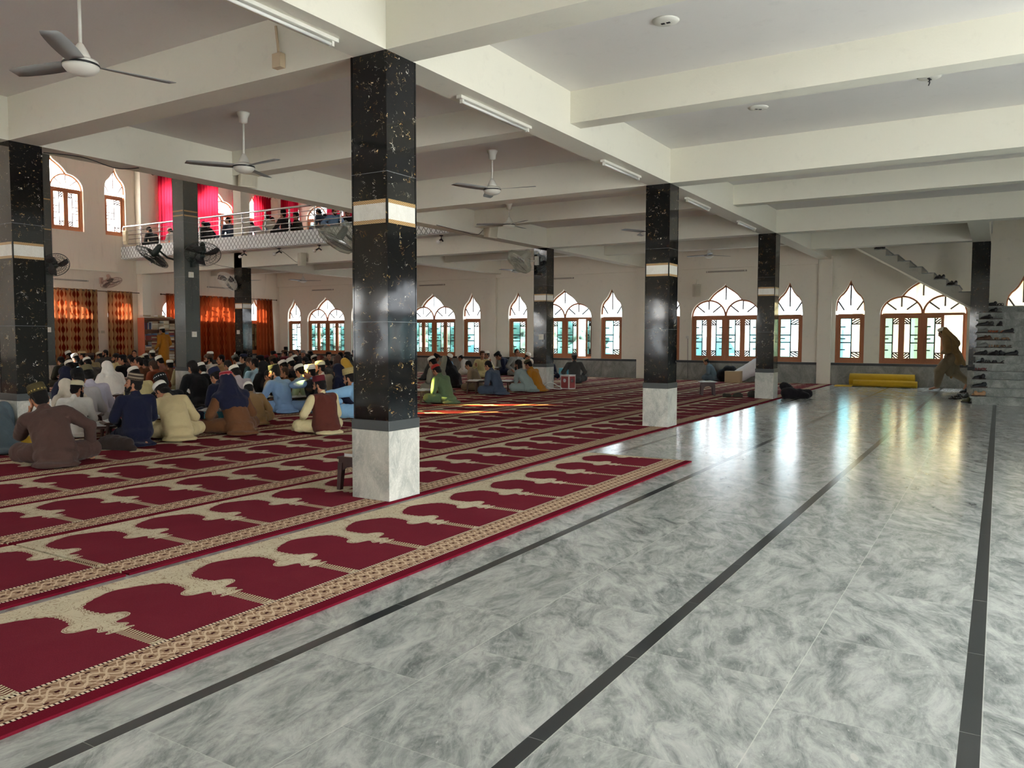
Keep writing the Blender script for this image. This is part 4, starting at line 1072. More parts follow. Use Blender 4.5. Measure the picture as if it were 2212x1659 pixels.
def book_mesh(kind):
    if kind not in bbox:
        c = MB(); p = MB()
        if kind == 'stand': c.box(0,0,0,.17,.004,.24); c.box(0,.03,0,.17,.034,.24); c.box(.166,0,0,.17,.034,.24); p.box(.004,.004,.004,.164,.03,.236)
        else: c.box(0,0,0,.24,.3,.005); c.box(0,0,.045,.24,.3,.05); c.box(.235,0,0,.24,.3,.05); p.box(.004,.004,.005,.234,.296,.045)
        bbox[kind] = (c.mesh('cover_'+kind, bmats[0]), p.mesh('pages_'+kind, M_PAPER))
    return bbox[kind]
rb = random.Random(9); nb = 0
def book(kind, loc, rz, ci, label, group, s=(1,1,1)):
    o = thing('book', label, 'book', loc, rz, group); o.scale = s
    c, p = book_mesh(kind); link('cover', c, o, mat=bmats[ci]); link('pages', p, o)
cn_ = ['tan','brown','cream','dark brown','umber','blue','khaki','ivory','red','dun']
lvl = ['bottom','second lowest','middle','second highest','top inside']
for si in range(5):
    y = .06 if si < 4 else .06; k = 0
    while y < BW-.25:
        if si == 4 and k < 6:
            ci = [5,8,5,7,5,5][k]; book('stand', (-26.6+.13, 17.6+y+.02, shz[si]+.026), .0, ci, 'leaning %s book, %s from the left on the upper bookcase shelf' % (cn_[ci], ordn[k]), 'books in the bookcase'); y += .045; k += 1; continue
        z = shz[si]+.026; n = rb.randint(4, 7)
        st_n = int(y/.235)
        for j in range(n):
            ci = rb.randrange(10) if si < 4 else rb.choice([0,2,6,9]); tk = rb.uniform(.9, 1.25)
            if z+.05*tk > shz[si]+.36: break
            book('flat', (-26.6+.12+rb.uniform(0,.02), 17.6+y+rb.uniform(0,.01), z), 0, ci, '%s book, %s up in the %s stack of the %s bookcase shelf' % (cn_[ci], ordn[j], ordn[st_n], lvl[si]), 'books in the bookcase', (1, .72, tk)); z += .0502*tk+.001
        y += .235; k += 1
for i, (y, n) in enumerate(((.03,2), (.34,1), (.62,2), (.92,1), (1.0,1))):
    for j in range(n if i < 4 else 0):
        ci = rb.choice([2,7,6,1]); book('flat', (-26.6+.06, 17.6+y, BH+.002+.052*j), .0, ci, '%s book lying on top of the bookcase, pile %s, layer %s' % (cn_[ci], ordn[i], ordn[j]), 'books on top of the bookcase')
# ---- stools, desks, books in use
def stool_meshes(w, h):
    top = MB(); top.box(-w/2,-w/2,h-.02,w/2,w/2,h); top.box(-w/2+.01,-w/2+.01,h-.06,w/2-.01,w/2-.01,h-.02)
    leg = MB(); a = .05
    vs = [(-a/2,-a/2,h-.05),(a/2,-a/2,h-.05),(a/2,a/2,h-.05),(-a/2,a/2,h-.05),(-a/2+.02,-a/2+.02,0),(a/2-.012+.02,-a/2+.02,0),(a/2-.012+.02,a/2-.012+.02,0),(-a/2+.02,a/2-.012+.02,0)]
    leg.add(vs, [(0,1,2,3),(7,6,5,4),(4,5,1,0),(5,6,2,1),(6,7,3,2),(7,4,0,3)])
    ap = MB(); n = 6; ww = w-.08
    arch = [(-ww/2, h-.05), (ww/2, h-.05)] + [(ww/2*math.cos(t), h-.16+.08*math.sin(t)) for t in [PI*i/n for i in range(n+1)]]
    ap.prism(arch, -.008, .008, 1)
    return top.mesh('stool_top'), leg.mesh('stool_leg'), ap.mesh('stool_apron')
STM = stool_meshes(.30, .29)
for me in STM: me.materials.append(M_BROWNP)
def stool(x, y, rz, label, mat, s=1.0, wide=1.0):
    o = thing('stool', label, 'stool', (x, y, .013), rz, 'moulded plastic stools'); o.scale = (s*wide, s, s)
    link('seat', STM[0], o, mat=mat)
    for i, (a, b) in enumerate(((1,1),(-1,1),(-1,-1),(1,-1))): link('leg', STM[1], o, (a*.12, b*.12, 0), i*PI/2, mat)
    for i in range(4): link('apron', STM[2], o, (0.13*math.sin(i*PI/2), -.13*math.cos(i*PI/2), 0), i*PI/2, mat)
    return o
def open_book(x, y, z, rz, label, s=1.0, tilt=0, group='open books being read'):
    o = thing('open_book', label, 'book', (x, y, z), rz, group); o.scale = (s,s,s); o.rotation_euler.x = tilt
    m = MB(); n = 8
    for sd in (-1, 1):
        L = [(sd*.21*i/n, .012+.03*math.sin(PI*min(1,i/n*1.15))*(1-.5*i/n)) for i in range(n+1)]
        b = len(m.v)
        for px, pz in L: m.v += [(px,-.15,pz),(px,.15,pz),(px,-.15,.004),(px,.15,.004)]
        for i in range(n):
            q = b+i*4; m.f += [(q,q+1,q+5,q+4)] if sd < 0 else [(q+4,q+5,q+1,q)]; m.m.append(0)
            m.f += [(q,q+4,q+6,q+2),(q+5,q+1,q+3,q+7)]; m.m += [0,0]
        q = b+n*4; m.f.append((q,q+1,q+3,q+2)); m.m.append(0)
    build('pages', m, M_PAGE, o)
    m = MB(); m.box(-.22,-.16,0,.22,.16,.004); build('cover', m, bmats[4], o)
    return o
def mat_page():
    t = NT('printed_page'); s = t.sep(t.coord()); n = t.noise(t.coord(), 120, 2)
    ln = t.m('LESS_THAN', t.m('FRACT', t.m('DIVIDE', s[1], .016)), .4)
    ax = t.m('ABSOLUTE', s[0]); inn = t.m('MULTIPLY', t.band(ax, .03, .185), t.m('LESS_THAN', t.m('ABSOLUTE', s[1]), .125))
    f = t.m('MULTIPLY', t.m('MULTIPLY', ln, inn), t.m('GREATER_THAN', n, .45))
    return t.end(t.bsdf(t.mix(t.m('MULTIPLY', f, .45), lin((226,232,230)), lin((110,112,114))), .7, .2))
M_PAGE = mat_page()
def desk(x, y, rz, label, w=.5, d=.3, h=.24, mat=None):
    o = thing('reading_desk', label, 'low desk', (x, y, .013), rz, 'low folding reading desks'); mat = mat or M_TABLE
    m = MB(); m.box(-w/2,-d/2,h-.025,w/2,d/2,h); build('desk_top', m, mat, o, bevel=.006)
    for a in (-1, 1):
        for b in (-1, 1):
            m = MB(); m.tube([(a*(w/2-.05), b*(d/2-.04), h-.02), (a*(w/2-.02), b*(d/2-.02), .0)], [.02,.014], 8); build('leg', m, mat, o)
    return o
stool(-4.77, 5.27, 0, 'dark brown plastic stool against the left face of the large pillar', M_BROWNP)
book('flat', (-4.85, 5.13, .305), .1, 3, 'closed dark book with cream page edges on the brown stool by the large pillar', 'books on stools', (.95, .9, .7))
stool(-5.76, 18.16, .45, 'brown stool standing alone left of the third aisle pillar', M_BROWNP, 1.05)
open_book(-5.76, 18.16, .32, .5, 'open book on the lone brown stool near the boy', .95)
stool(-12.55, 24.0, .15, 'turquoise stool with papers near the far wall', M_BLUEP, 1.02, 1.1)
open_book(-12.4, 23.97, .312, .6, 'open book on the turquoise stool near the far wall', .9)
# box, sack, bundles
def carton(p, rz, sx, sy, sz, mat, label, printed=None):
    o = thing('carton', label, 'box', p, rz, 'cardboard boxes')
    m = MB(); m.box(-sx/2,-sy/2,0,sx/2,sy/2,sz); build('box_body', m, mat, o, bevel=.006)
    m = MB(); m.box(-sx/2-.003,-sy/2-.003,sz,0,sy/2+.003,sz+.008); m.box(.004,-sy/2-.003,sz,sx/2+.003,sy/2+.003,sz+.012); build('flap', m, mat if not printed else M_PAPER, o)
    if printed:
        for rz2, w_ in ((0, sx), (PI/2, sy)):
            m = MB(); e = sy/2 if rz2 == 0 else sx/2
            m.box(-w_*.4,-e-.002,.03,w_*.4,-e,sz-.03); build('printed_panel', m, printed, o, None, rz2)
            m = MB(); m.lathe([(.05,-.002),(.05,.0)], (0,-e-.002,sz*.62), 14, Matrix.Rotation(PI/2, 3, 'X')); build('printed_emblem', m, M_PAPER, o, None, rz2)
    return o
carton((-9.52, 18.38, .013), -.25, .3, .26, .36, plain('white_carton', (206,196,190), .7), 'white carton with red printed panels beside the slim pillar base', plain('red_print', (150,66,66), .7))
cable([(-9.95, 17.75, .03), (-9.78, 17.8, .2), (-9.62, 17.9, .15), (-9.55, 18.1, .03), (-9.75, 17.9, .05), (-9.8, 17.72, .12)], 'white extension cord coil beside the printed carton', .011, M_WHITE)
carton((-6.75, 23.75, .013), .1, .46, .34, .33, plain('brown_carton', (170,146,112), .8), 'plain brown carton beside the white sack')
M_SACK = fabric('white_woven_sack', (226,224,226))
def lump(name, parts, mat, label, cat, vox=.03, sm=6, amp=.02, fs=6, loc=(0,0,0)):
    m = MB()
    for p in parts: m.cap(*p)
    me = remesh(m, name, vox, sm, amp, fs); me.materials.append(mat)
    return tag(link(name, me, None, loc), label, cat)
def remesh(m, name, vox, sm=4, amp=0, fs=8, mode=0, flat=None):
    me = m.mesh(name+'_raw'); o = bpy.data.objects.new('tmp', me); C.objects.link(o)
    a = o.modifiers.new('r', 'REMESH'); a.mode = 'VOXEL'; a.voxel_size = vox
    if sm: b = o.modifiers.new('s', 'SMOOTH'); b.iterations = sm; b.factor = .5
    bpy.context.view_layer.update()
    ev = o.evaluated_get(bpy.context.evaluated_depsgraph_get())
    nm = bpy.data.meshes.new_from_object(ev); nm.name = name
    bpy.data.objects.remove(o); bpy.data.meshes.remove(me)
    nm.materials.clear()
    if amp:
        for v in nm.vertices:
            c = v.co; n = v.normal
            q = Vector((c.x*fs, c.y*fs, c.z*fs*.45))
            f = noise.noise(q) + .6*(1-abs(noise.noise(q*1.7+Vector((3,1,2))))*2.2)*.6
            v.co = c + n*(amp*f)
    if flat is not None:
        for v in nm.vertices:
            if v.co.z < flat: v.co.z = flat
    nm.polygons.foreach_set('use_smooth', [True]*len(nm.polygons)); nm.update()
    return nm
lump('sack', [((-6.75,24.2,.18),(-6.2,24.32,.5),.19,.24), ((-6.2,24.32,.5),(-6.05,24.33,.62),.22,.16), ((-6.1,24.33,.7),(-6.02,24.33,.8),.06,.02)], M_SACK, 'stuffed white sack leaning against the wall near the boy', 'sack', .035)
lump('blanket_bundle', [((-7.2,24.3,.2),(-6.9,24.33,.22),.22,.2), ((-7.1,24.3,.36),(-6.95,24.3,.38),.14,.12)], fabric('black_cloth', (28,28,32)), 'black bundle behind the boy against the wall', 'bundle', .035)
lump('backpack', [((-4.02,18.35,.11),(-3.62,18.62,.10),.13,.10), ((-4.1,18.45,.26),(-3.95,18.5,.18),.10,.08), ((-4.05,18.6,.10),(-3.6,18.4,.07),.1,.07)], fabric('black_bag_cloth', (22,18,22)), 'black bag slumped at the foot of the third aisle pillar', 'bag', .02, 5, .02, 9)
lump('shawl_heap', [((-4.75,18.15,.07),(-4.6,18.02,.09),.09,.08), ((-4.95,17.95,.05),(-5.05,17.9,.04),.07,.05), ((-5.25,17.8,.045),(-5.15,17.85,.045),.05,.045)], fabric('dark_olive_cloth', (52,50,42)), 'dark crumpled clothes on the carpet left of the third aisle pillar', 'clothes', .02, 4, .015, 12)
# rolled yellow mats
M_MAT = fabric('yellow_foam_mat', (206,166,44))
def roll(p, q, r, label, flat=None, turns=3):
    p, q = Vector(p), Vector(q); d = (q-p).normalized(); s = d.cross(Vector((0,0,1))).normalized(); m = MB(); n = 18*turns
    o = thing('rolled_mat', label, 'mat', p, 0, 'yellow rolled mats')
    prof = []
    for i in range(n+1):
        t = 2*PI*i/18; rr = r*(.35+.65*i/n); prof.append((rr*math.cos(t), rr*math.sin(t)))
    if flat: prof += [(prof[-1][0]+.05, -r+.004), (flat, -r+.004)]
    L = (q-p).length; k = len(prof); e = .010
    for t in (0, L):
        for a, b in prof: m.v.append(tuple(d*t + s*a + Vector((0,0,b+r))))
    for t in (0, L):
        for i, (a, b) in enumerate(prof):
            ln = math.hypot(a, b) or 1
            if flat and i >= k-2: m.v.append(tuple(d*t + s*a + Vector((0,0,b+r+e))))
            else: m.v.append(tuple(d*t + s*a*(1-e/ln) + Vector((0,0,b*(1-e/ln)+r))))
    for i in range(k-1):
        m.f += [(i,i+1,k+i+1,k+i),(2*k+i+1,2*k+i,3*k+i,3*k+i+1),(i+1,i,2*k+i,2*k+i+1),(k+i,k+i+1,3*k+i+1,3*k+i)]; m.m += [0]*4
    m.f += [(0,k,3*k,2*k),(k-1,3*k-1,4*k-1,2*k-1)]; m.m += [0,0]
    build('foam_sheet', m, M_MAT, o, smooth=True)
roll((-3.6,24.35,0), (-1.95,24.32,0), .19, 'thick yellow mat roll on top, against the marble dado')
roll((-3.45,23.95,0), (-1.85,23.9,0), .10, 'thin yellow mat roll lying in front of the thick one')
m = MB(); m.box(-.45,-.28,0,.0,.28,.012); m.box(-.40,-.2,.012,.02,.2,.022); tag(build('floor_mat', m, M_MAT, None, (-3.5, 24.05, .002), .1), 'flat yellow mat end sticking out left of the rolls', 'mat')
# dark bags and cloth around the front reader
def bundle_at(u, v, parts, mat, label, cat, amp=.02):
    p = G(u, v, 0); return lump('bag' if cat == 'bag' else 'cloth_heap', [(tuple(Vector(a)+p), tuple(Vector(b)+p), ra, rb_) for a, b, ra, rb_ in parts], mat, label, cat, .02, 5, amp, 8)
# shoes -----------------------------------------------------------------
def shoe_meshes():
    sole = MB(); out = [(.0,-.13),(.035,-.12),(.042,-.05),(.036,.02),(.048,.09),(.036,.135),(.0,.15),(-.034,.135),(-.042,.09),(-.034,.02),(-.038,-.05),(-.034,-.12)]
    sole.prism(out, 0, .022, 2)
    upper = MB(); upper.cap((0,-.075,.05),(0,.02,.045),.042,.04); upper.cap((0,.02,.04),(0,.10,.03),.042,.032); upper.cap((0,-.09,.07),(0,-.085,.085),.036,.034)
    up_ = remesh(upper, 'shoe_upper', .009, 2, 0, flat=.016)
    strap = MB()
    for y in (.07, .02): strap.tube([(-.042,y,.02),(-.03,y+.005,.05),(0,y+.008,.062),(.03,y+.005,.05),(.042,y,.02)], .009, 6)
    strap.tube([(-.036,-.07,.02),(-.034,-.10,.05),(0,-.125,.06),(.034,-.10,.05),(.036,-.07,.02)], .007, 6)
    return sole.mesh('shoe_sole', plain('sole', (60,52,46), .7)), up_, strap.mesh('shoe_strap', None, True)
SHO = shoe_meshes(); SHO[1].materials.append(M_DARK); SHO[2].materials.clear(); SHO[2].materials.append(M_DARK)
SHC = {'black': plain('black_leather', (24,24,26), .4), 'brown': plain('brown_leather', (86,58,42), .45), 'orange': plain('orange_rubber', (206,104,62), .5), 'tan': plain('tan_leather', (168,128,92), .5), 'red': plain('maroon_rubber', (112,52,52), .5), 'grey': plain('grey_canvas', (112,112,108), .7), 'olive': plain('olive_rubber', (92,88,52), .6)}
def shoe(kind, col, p, rz, label):
    o = thing('shoe' if kind == 's' else 'sandal', label, 'shoe', p, rz, 'footwear left on the stairs')
    link('sole', SHO[0], o)
    link('upper' if kind == 's' else 'straps', SHO[1] if kind == 's' else SHO[2], o, mat=SHC[col])
sx = lambda X: 2000+X/5.53
steps = [(12,[(690,'s','black'),(775,'s','black'),(880,'d','black')]), (11,[(640,'s','grey'),(700,'s','grey'),(790,'s','black'),(830,'s','grey')]), (10,[(715,'s','black'),(770,'d','black'),(840,'d','grey')]), (9,[(640,'s','black'),(740,'s','black'),(880,'s','black')]),
 (8,[(640,'s','grey'),(800,'d','orange'),(860,'d','orange'),(985,'s','black')]), (7,[(650,'s','brown'),(720,'s','brown'),(800,'d','brown'),(880,'d','tan'),(960,'d','tan')]), (6,[(680,'s','grey'),(815,'d','tan'),(880,'d','tan'),(960,'d','brown')]),
 (5,[(640,'s','black'),(700,'d','black'),(820,'s','black'),(930,'s','black'),(1040,'s','black')]), (4,[(585,'s','black'),(700,'d','grey'),(780,'d','black'),(870,'d','black')]), (3,[(630,'d','red'),(690,'d','red')]), (2,[(580,'s','black'),(660,'s','black')]), (1,[(630,'s','black'),(680,'s','black')]), (0,[(600,'s','tan'),(665,'s','tan')])]
for si, L in steps:
    z = (si+1)*RIS+.001; y = SY0+si*TRD+.10
    for j, (X, k, c) in enumerate(L):
        p = hit(sx(X), 700, 1, y); h_ = rb.uniform(-.7,.7)+(PI/2 if rb.random() < .6 else 0)
        shoe(k, c, (max(p.x, SX0+.12), y+rb.uniform(-.01,.03), z), h_, '%s %s, %s from the left on the %s stair from the floor' % (c, 'shoe' if k == 's' else 'sandal', ordn[j], ordn[si]))
for i, (X, Y, k, c, l) in enumerate(((350,1448,'d','black','black looped sandal lying furthest from the stair foot'), (420,1420,'d','black','black sandal in the pile by the stair foot, next to the looped one'), (455,1375,'s','black','black shoe at the back of the pile by the stair foot'), (520,1370,'s','black','black shoe touching the lowest stair'), (480,1490,'s','olive','olive shoe at the front of the pile by the stair foot'), (475,1430,'s','grey','grey shoe in the middle of the pile by the stair foot'))):
    p = G(2000+X/5.53, 600+Y/5.53, 0); shoe(k, c, (min(p.x, SX0-.1), p.y, .001), rb.uniform(0,3), l)
for i, j in enumerate((1, 2, 7)):
    x = xs-(j+.5)*dx
    for q in (0, 1): shoe('s', 'black', (x-.05+.1*q, 22.48, zs+.12+(j+1)*dz+.006), PI*.9+.1*q, '%s black shoe of the %s pair on the upper flight' % (('left-hand','right-hand')[q], ordn[i]))
# ================================================================== PEOPLE
M_SKIN = []
for i, c in enumerate(((176,122,92),(150,100,74),(196,142,110))):  # last tone has sunlight painted in, for the two lit faces
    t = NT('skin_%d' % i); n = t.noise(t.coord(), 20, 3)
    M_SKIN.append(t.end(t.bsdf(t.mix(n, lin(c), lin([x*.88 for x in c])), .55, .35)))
M_HAIR = fabric('black_hair', (22,19,18)); M_HAIR2 = fabric('brown_hair', (62,46,36)); M_GREYH = fabric('grey_hair', (120,116,112))
M_EYE = plain('dark_eye', (24,16,14), .2); M_LIP = plain('lip_tone', (136,76,66), .5)
def ang(d, s): return Vector((math.sin(s)*math.cos(d), math.sin(d), math.cos(d)*math.cos(s)))
def skeleton(P):
    a1, a2, a3 = [math.radians(x) for x in P.get('lean', (12,22,18))]; s = math.radians(P.get('side', 0))
    J = {}; J['pel'] = Vector((0,0,P.get('hip', .13)))
    J['lum'] = J['pel'] + ang(a1, s)*.16; J['che'] = J['lum'] + ang(a2, s)*.19; J['nek'] = J['che'] + ang(a3, s*1.1)*.16
    tw = Matrix.Rotation(math.radians(P.get('twist', 0)), 3, 'Z')
    sd = (tw @ Vector((math.cos(s), 0, -math.sin(s)))); J['sd'] = sd
    shc = J['che']*.42 + J['nek']*.58
    J['sL'] = shc - sd*.185; J['sR'] = shc + sd*.185
    hy, hp, hr = [math.radians(x) for x in P.get('head', (0,-25,0))]     # yaw(+ = to own left), pitch(- = down), roll
    Hm = Matrix.Rotation(hy, 3, 'Z') @ Matrix.Rotation(hp, 3, 'X') @ Matrix.Rotation(hr, 3, 'Y')
    nd = ang(a3+.15, s); J['hb'] = J['nek'] + nd*.075
    J['hc'] = J['hb'] + Hm @ Vector((0,.022,.085)); J['Hm'] = Hm
    for sgn, k in ((-1,'L'), (1,'R')):
        S = J['s'+k]; Tg = Vector(P['hand'+k]); d = Tg-S; L1, L2 = .285, .255
        D = min(d.length, (L1+L2)*.995); d.normalize(); Tg = S+d*D
        c = (L1*L1+D*D-L2*L2)/(2*L1*D); h = math.sqrt(max(0, 1-c*c))*L1
        hint = Vector(P.get('elb'+k, (sgn*.6, -.3, -.7))); hint = hint-d*hint.dot(d); hint.normalize()
        J['e'+k] = S + d*(L1*c) + hint*h; J['w'+k] = Tg
    if P.get('legs', 'cross') == 'cross':
        kn = P.get('knee', (.34,.27,.13))
        for sgn, k in ((-1,'L'), (1,'R')):
            J['h'+k] = J['pel']+Vector((sgn*.09,.03,0)); J['k'+k] = Vector((sgn*kn[0],kn[1],kn[2])); J['a'+k] = Vector((-sgn*.10,.33+.05*(sgn>0),.065)); J['t'+k] = Vector((-sgn*.24,.30+.05*(sgn>0),.045))
        if 'kneeL' in P: J['kL'] = Vector(P['kneeL']); J['aL'] = Vector(P['ankL']); J['tL'] = J['aL']+Vector((0,.16,-.02))
        if 'kneeR' in P: J['kR'] = Vector(P['kneeR']); J['aR'] = Vector(P['ankR']); J['tR'] = J['aR']+Vector((0,.16,-.02))
    elif P['legs'] == 'kneel':
        for sgn, k in ((-1,'L'), (1,'R')):
            J['h'+k] = J['pel']+Vector((sgn*.10,.0,.0)); J['k'+k] = Vector((sgn*.16,.42,.10)); J['a'+k] = Vector((sgn*.10,-.06,.06)); J['t'+k] = Vector((sgn*.06,-.22,.045))
    else:
        for k in 'LR':
            sgn = -1 if k == 'L' else 1
            J['h'+k] = J['pel']+Vector((sgn*.095,0,-.03)); J['k'+k] = Vector(P['kn'+k]); J['a'+k] = Vector(P['an'+k]); J['t'+k] = Vector(P['to'+k])
    return J
def hand_caps(m, w, e, k, P, J):
    f = (w-e).normalized(); f2 = Vector(P.get('fing'+k, f)).normalized(); sgn = -1 if k == 'L' else 1
    nrm = Vector(P.get('palm'+k, (0,0,1))); nrm = (nrm-f2*nrm.dot(f2))
    if nrm.length < .1: nrm = f2.orthogonal()
    nrm.normalize(); ac = f2.cross(nrm)*sgn          # towards the thumb side (inner)
    pc = w+f2*.045
    m.cap(w, w+f2*.075, .026, .036, ac, (1.1,.55))
    cu = P.get('curl', .5)
    for i, (o, L) in enumerate(((.030,.075),(.010,.083),(-.010,.078),(-.029,.062))):
        b = w+f2*.085+ac*o*-1*-1; d1 = (f2*math.cos(cu*.6)-nrm*math.sin(cu*.6)).normalized(); d2 = (f2*math.cos(cu*1.5)-nrm*math.sin(cu*1.5)).normalized()
        m.cap(b, b+d1*L*.55, .0105, .0098); m.cap(b+d1*L*.55, b+d1*L*.55+d2*L*.5, .0098, .0085)
    tb = w+f2*.03+ac*.03; td = (f2*.75+ac*.65-nrm*.25).normalized()
    m.cap(tb, tb+td*.04, .013, .0115); m.cap(tb+td*.04, tb+td*.04+(td+f2*.4-nrm*.3).normalized()*.03, .0115, .009)
def head_caps(m, J):
    H, c = J['Hm'], J['hc']; T = lambda *p: c+H@Vector(p)
    m.ball(T(0,-.012,.022), (.077,.096,.093), H, 18); m.ball(T(0,.018,-.02), (.068,.078,.095), H, 18)
    m.cap(T(0,.045,-.075), T(0,.068,-.09), .044, .03); m.cap(T(-.042,.0,-.06), T(-.02,.055,-.092), .034, .026); m.cap(T(.042,.0,-.06), T(.02,.055,-.092), .034, .026)
    m.cap(T(0,.088,.012), T(0,.112,-.032), .010, .0155); m.cap(T(-.012,.098,-.036), T(.012,.098,-.036), .011, .011)
    m.cap(T(-.045,.077,.028), T(-.012,.092,.024), .012, .012); m.cap(T(.045,.077,.028), T(.012,.092,.024), .012, .012)
    m.cap(T(-.018,.088,-.062), T(.018,.088,-.062), .012, .012); m.cap(T(-.014,.086,-.073), T(.014,.086,-.073), .011, .011)
    for s in (-1, 1):
        m.ball(T(s*.078,-.012,-.012), (.010,.020,.032), H, 10); m.ball(T(s*.05,.06,-.03), (.022,.022,.024), H, 10)
    m.cap(J['nek']-Vector((0,0,.04)), T(0,-.02,-.06), .062, .054)
def make_pose(name, P):
    J = skeleton(P); sd = J['sd']
    m = MB(); head_caps(m, J)
    m.cap(J['pel'], J['lum'], .11, .10, sd, (1.15,.85)); m.cap(J['lum'], J['che'], .10, .12, sd, (1.15,.8)); m.cap(J['che'], J['nek'], .12, .06, sd, (1.1,.8)); m.cap(J['sL'], J['sR'], .055, .055)
    for k in 'LR':
        m.cap(J['s'+k], J['e'+k], .05, .04); m.cap(J['e'+k], J['w'+k], .04, .028)
        hand_caps(m, J['w'+k], J['e'+k], k, P, J)
        m.cap(J['h'+k], J['k'+k], .075, .055); m.cap(J['k'+k], J['a'+k], .055, .036)
        f = (J['t'+k]-J['a'+k]).normalized(); m.cap(J['a'+k]-f*.02, J['t'+k], .038, .028, None, (1,1))
        for q in range(5):
            ac = f.cross(Vector((0,0,1))); ac.normalize() if ac.length > .01 else None
            o = J['t'+k]+ac*(-.026+.013*q)+f*.012; m.cap(o, o+f*.025, .010, .008)
    body = remesh(m, name+'_body', .009 if name in ('cheek','kneelup','beige','vested','blue','brow','chin','gest') else .0112, 2)
    Hi = J['Hm'].transposed(); c = J['hc']; body.materials.append(M_SKIN[0]); body.materials.append(M_EYE); body.materials.append(M_LIP); body.materials.append(M_HAIR)
    mi = []
    for p in body.polygons:
        q = Hi @ (p.center-c); i = 0
        if q.y > .05 and abs(q.x) < .075:
            if abs(abs(q.x)-.031) < .013 and abs(q.z-.006) < .0065: i = 1
            elif abs(q.x) < .022 and abs(q.z+.067) < .009 and q.y > .085: i = 2
            elif abs(abs(q.x)-.031) < .022 and abs(q.z-.030) < .0055: i = 3
        mi.append(i)
    body.polygons.foreach_set('material_index', mi)
    # shirt
    loose = P.get('loose', .03)
    m = MB(); b = P.get('bulk', 1.0)
    m.cap(J['pel']+Vector((0,0,.03)), J['lum'], (.135+loose)*b, .125*b+loose, sd, (1.18,.86)); m.cap(J['lum'], J['che'], .122*b+loose, .125*b+loose, sd, (1.2,.82))
    m.cap(J['che'], J['nek']-Vector((0,0,.02)), .125*b+loose, .062, sd, (1.15,.85)); m.cap(J['sL'], J['sR'], .075, .075)
    m.cap(J['nek']-Vector((0,0,.03)), J['nek']*.6+J['hb']*.4, .07, .062)
    for k in 'LR':
        m.cap(J['s'+k], J['e'+k], .075, .064); w = J['e'+k]*.12+J['w'+k]*.88; m.cap(J['e'+k], w, .064, .05)
    lg = P.get('legs', 'cross')
    if lg in ('cross', 'kneel'):
        back = -J['lum'].xy.normalized().to_3d() if False else Vector((0,-1,0))
        m.ball(J['pel']+Vector((0,-.02,-.02)), (.215,.19,.125), None, 16)
        m.ball((0,-.13,.035), (.235,.17,.04), None, 16)
        m.cap((-.12,-.15,.05), (.12,-.15,.05), .05, .05)
        if lg == 'cross': m.cap((-.13,.1,.14), (.13,.1,.14), .10, .10); m.cap((-.2,.16,.15),(-.05,.22,.12),.06,.06); m.cap((.2,.16,.15),(.05,.22,.12),.06,.06)
        else: m.cap((-.12,.15,.17), (.12,.15,.17), .11, .11); m.cap((-.15,.3,.14), (.15,.3,.14), .10, .10)
    else:
        hem = Vector(P.get('hem', (0,.02,.52))); m.cap(J['pel'], hem, .165, .185 if lg == 'stand' else .13, sd, (1.15,.8)); 
    shirt = remesh(m, name+'_shirt', .015, 4, .016, 7, flat=.014 if lg in ('cross','kneel') else None); shirt.materials.append(None)
    m = MB()
    for k in 'LR':
        q_ = 1.3 if lg == 'walk' else 1.0; m.cap(J['h'+k], J['k'+k], .115*q_, .10*q_); m.cap(J['k'+k], J['a'+k]+Vector((0,0,.05 if q_ > 1 else 0)), .095*q_, .058*q_)
    m.ball(J['pel']+Vector((0,.02,-.01)), (.19,.17,.115), None, 14)
    if lg == 'cross': m.ball((0,.26,.06), (.2,.1,.045), None, 14)
    tr = remesh(m, name+'_trousers', .016, 4, .014, 9, flat=.014 if lg in ('cross','kneel') else None); tr.materials.append(None)
    R = {'J': J, 'body': body, 'shirt': shirt, 'trousers': tr, 'P': P}
    R['top'] = J['hc'] + J['Hm'] @ Vector((0,-.02,.135))
    if P.get('vest'):
        m = MB()
        m.cap(J['pel']+Vector((0,-.01,.02)), J['lum'], .19*b, .165*b, sd, (1.2,.9)); m.cap(J['lum'], J['che'], .165*b, .168*b, sd, (1.2,.86)); m.cap(J['che'], J['nek']-Vector((0,0,.025)), .168*b, .08, sd, (1.15,.9)); m.cap(J['sL']*.93+J['sR']*.07, J['sR']*.93+J['sL']*.07, .086, .086)
        m.ball(J['pel']+Vector((0,-.05,-.03)), (.24,.19,.13), None, 16)
        R['vest'] = remesh(m, name+'_vest', .015, 5, .014, 6, flat=.013); R['vest'].materials.append(None)
    if P.get('shawl'):
        H, c = J['Hm'], J['hc']; T = lambda *p: c+H@Vector(p); m = MB()
        m.ball(T(0,-.035,.035), (.098,.108,.112), H, 18); m.cap(T(0,-.05,0), J['nek']+Vector((0,-.03,0)), .10, .12, sd, (1.1,1)); 
        m.cap(T(-.075,-.02,-.03), J['nek']+sd*-.10, .05, .08); m.cap(T(.075,-.02,-.03), J['nek']+sd*.10, .05, .08)
        m.cap(J['nek']+Vector((0,-.02,0)), J['che']+Vector((0,-.04,0)), .12, .165, sd, (1.3,.8)); m.cap(J['sL'], J['sR'], .095, .095)
        if P['shawl'] == 2:
            m.cap(J['che']+Vector((0,-.04,0)), J['lum']+Vector((0,-.04,0)), .165, .18, sd, (1.35,.85)); m.cap(J['lum']+Vector((0,-.05,0)), (0,-.08,.1), .18, .16, sd, (1.4,1.0))
            for k in 'LR': m.cap(J['s'+k], J['e'+k], .10, .10)
            m.ball((0,-.12,.05), (.3,.22,.06), None, 16)
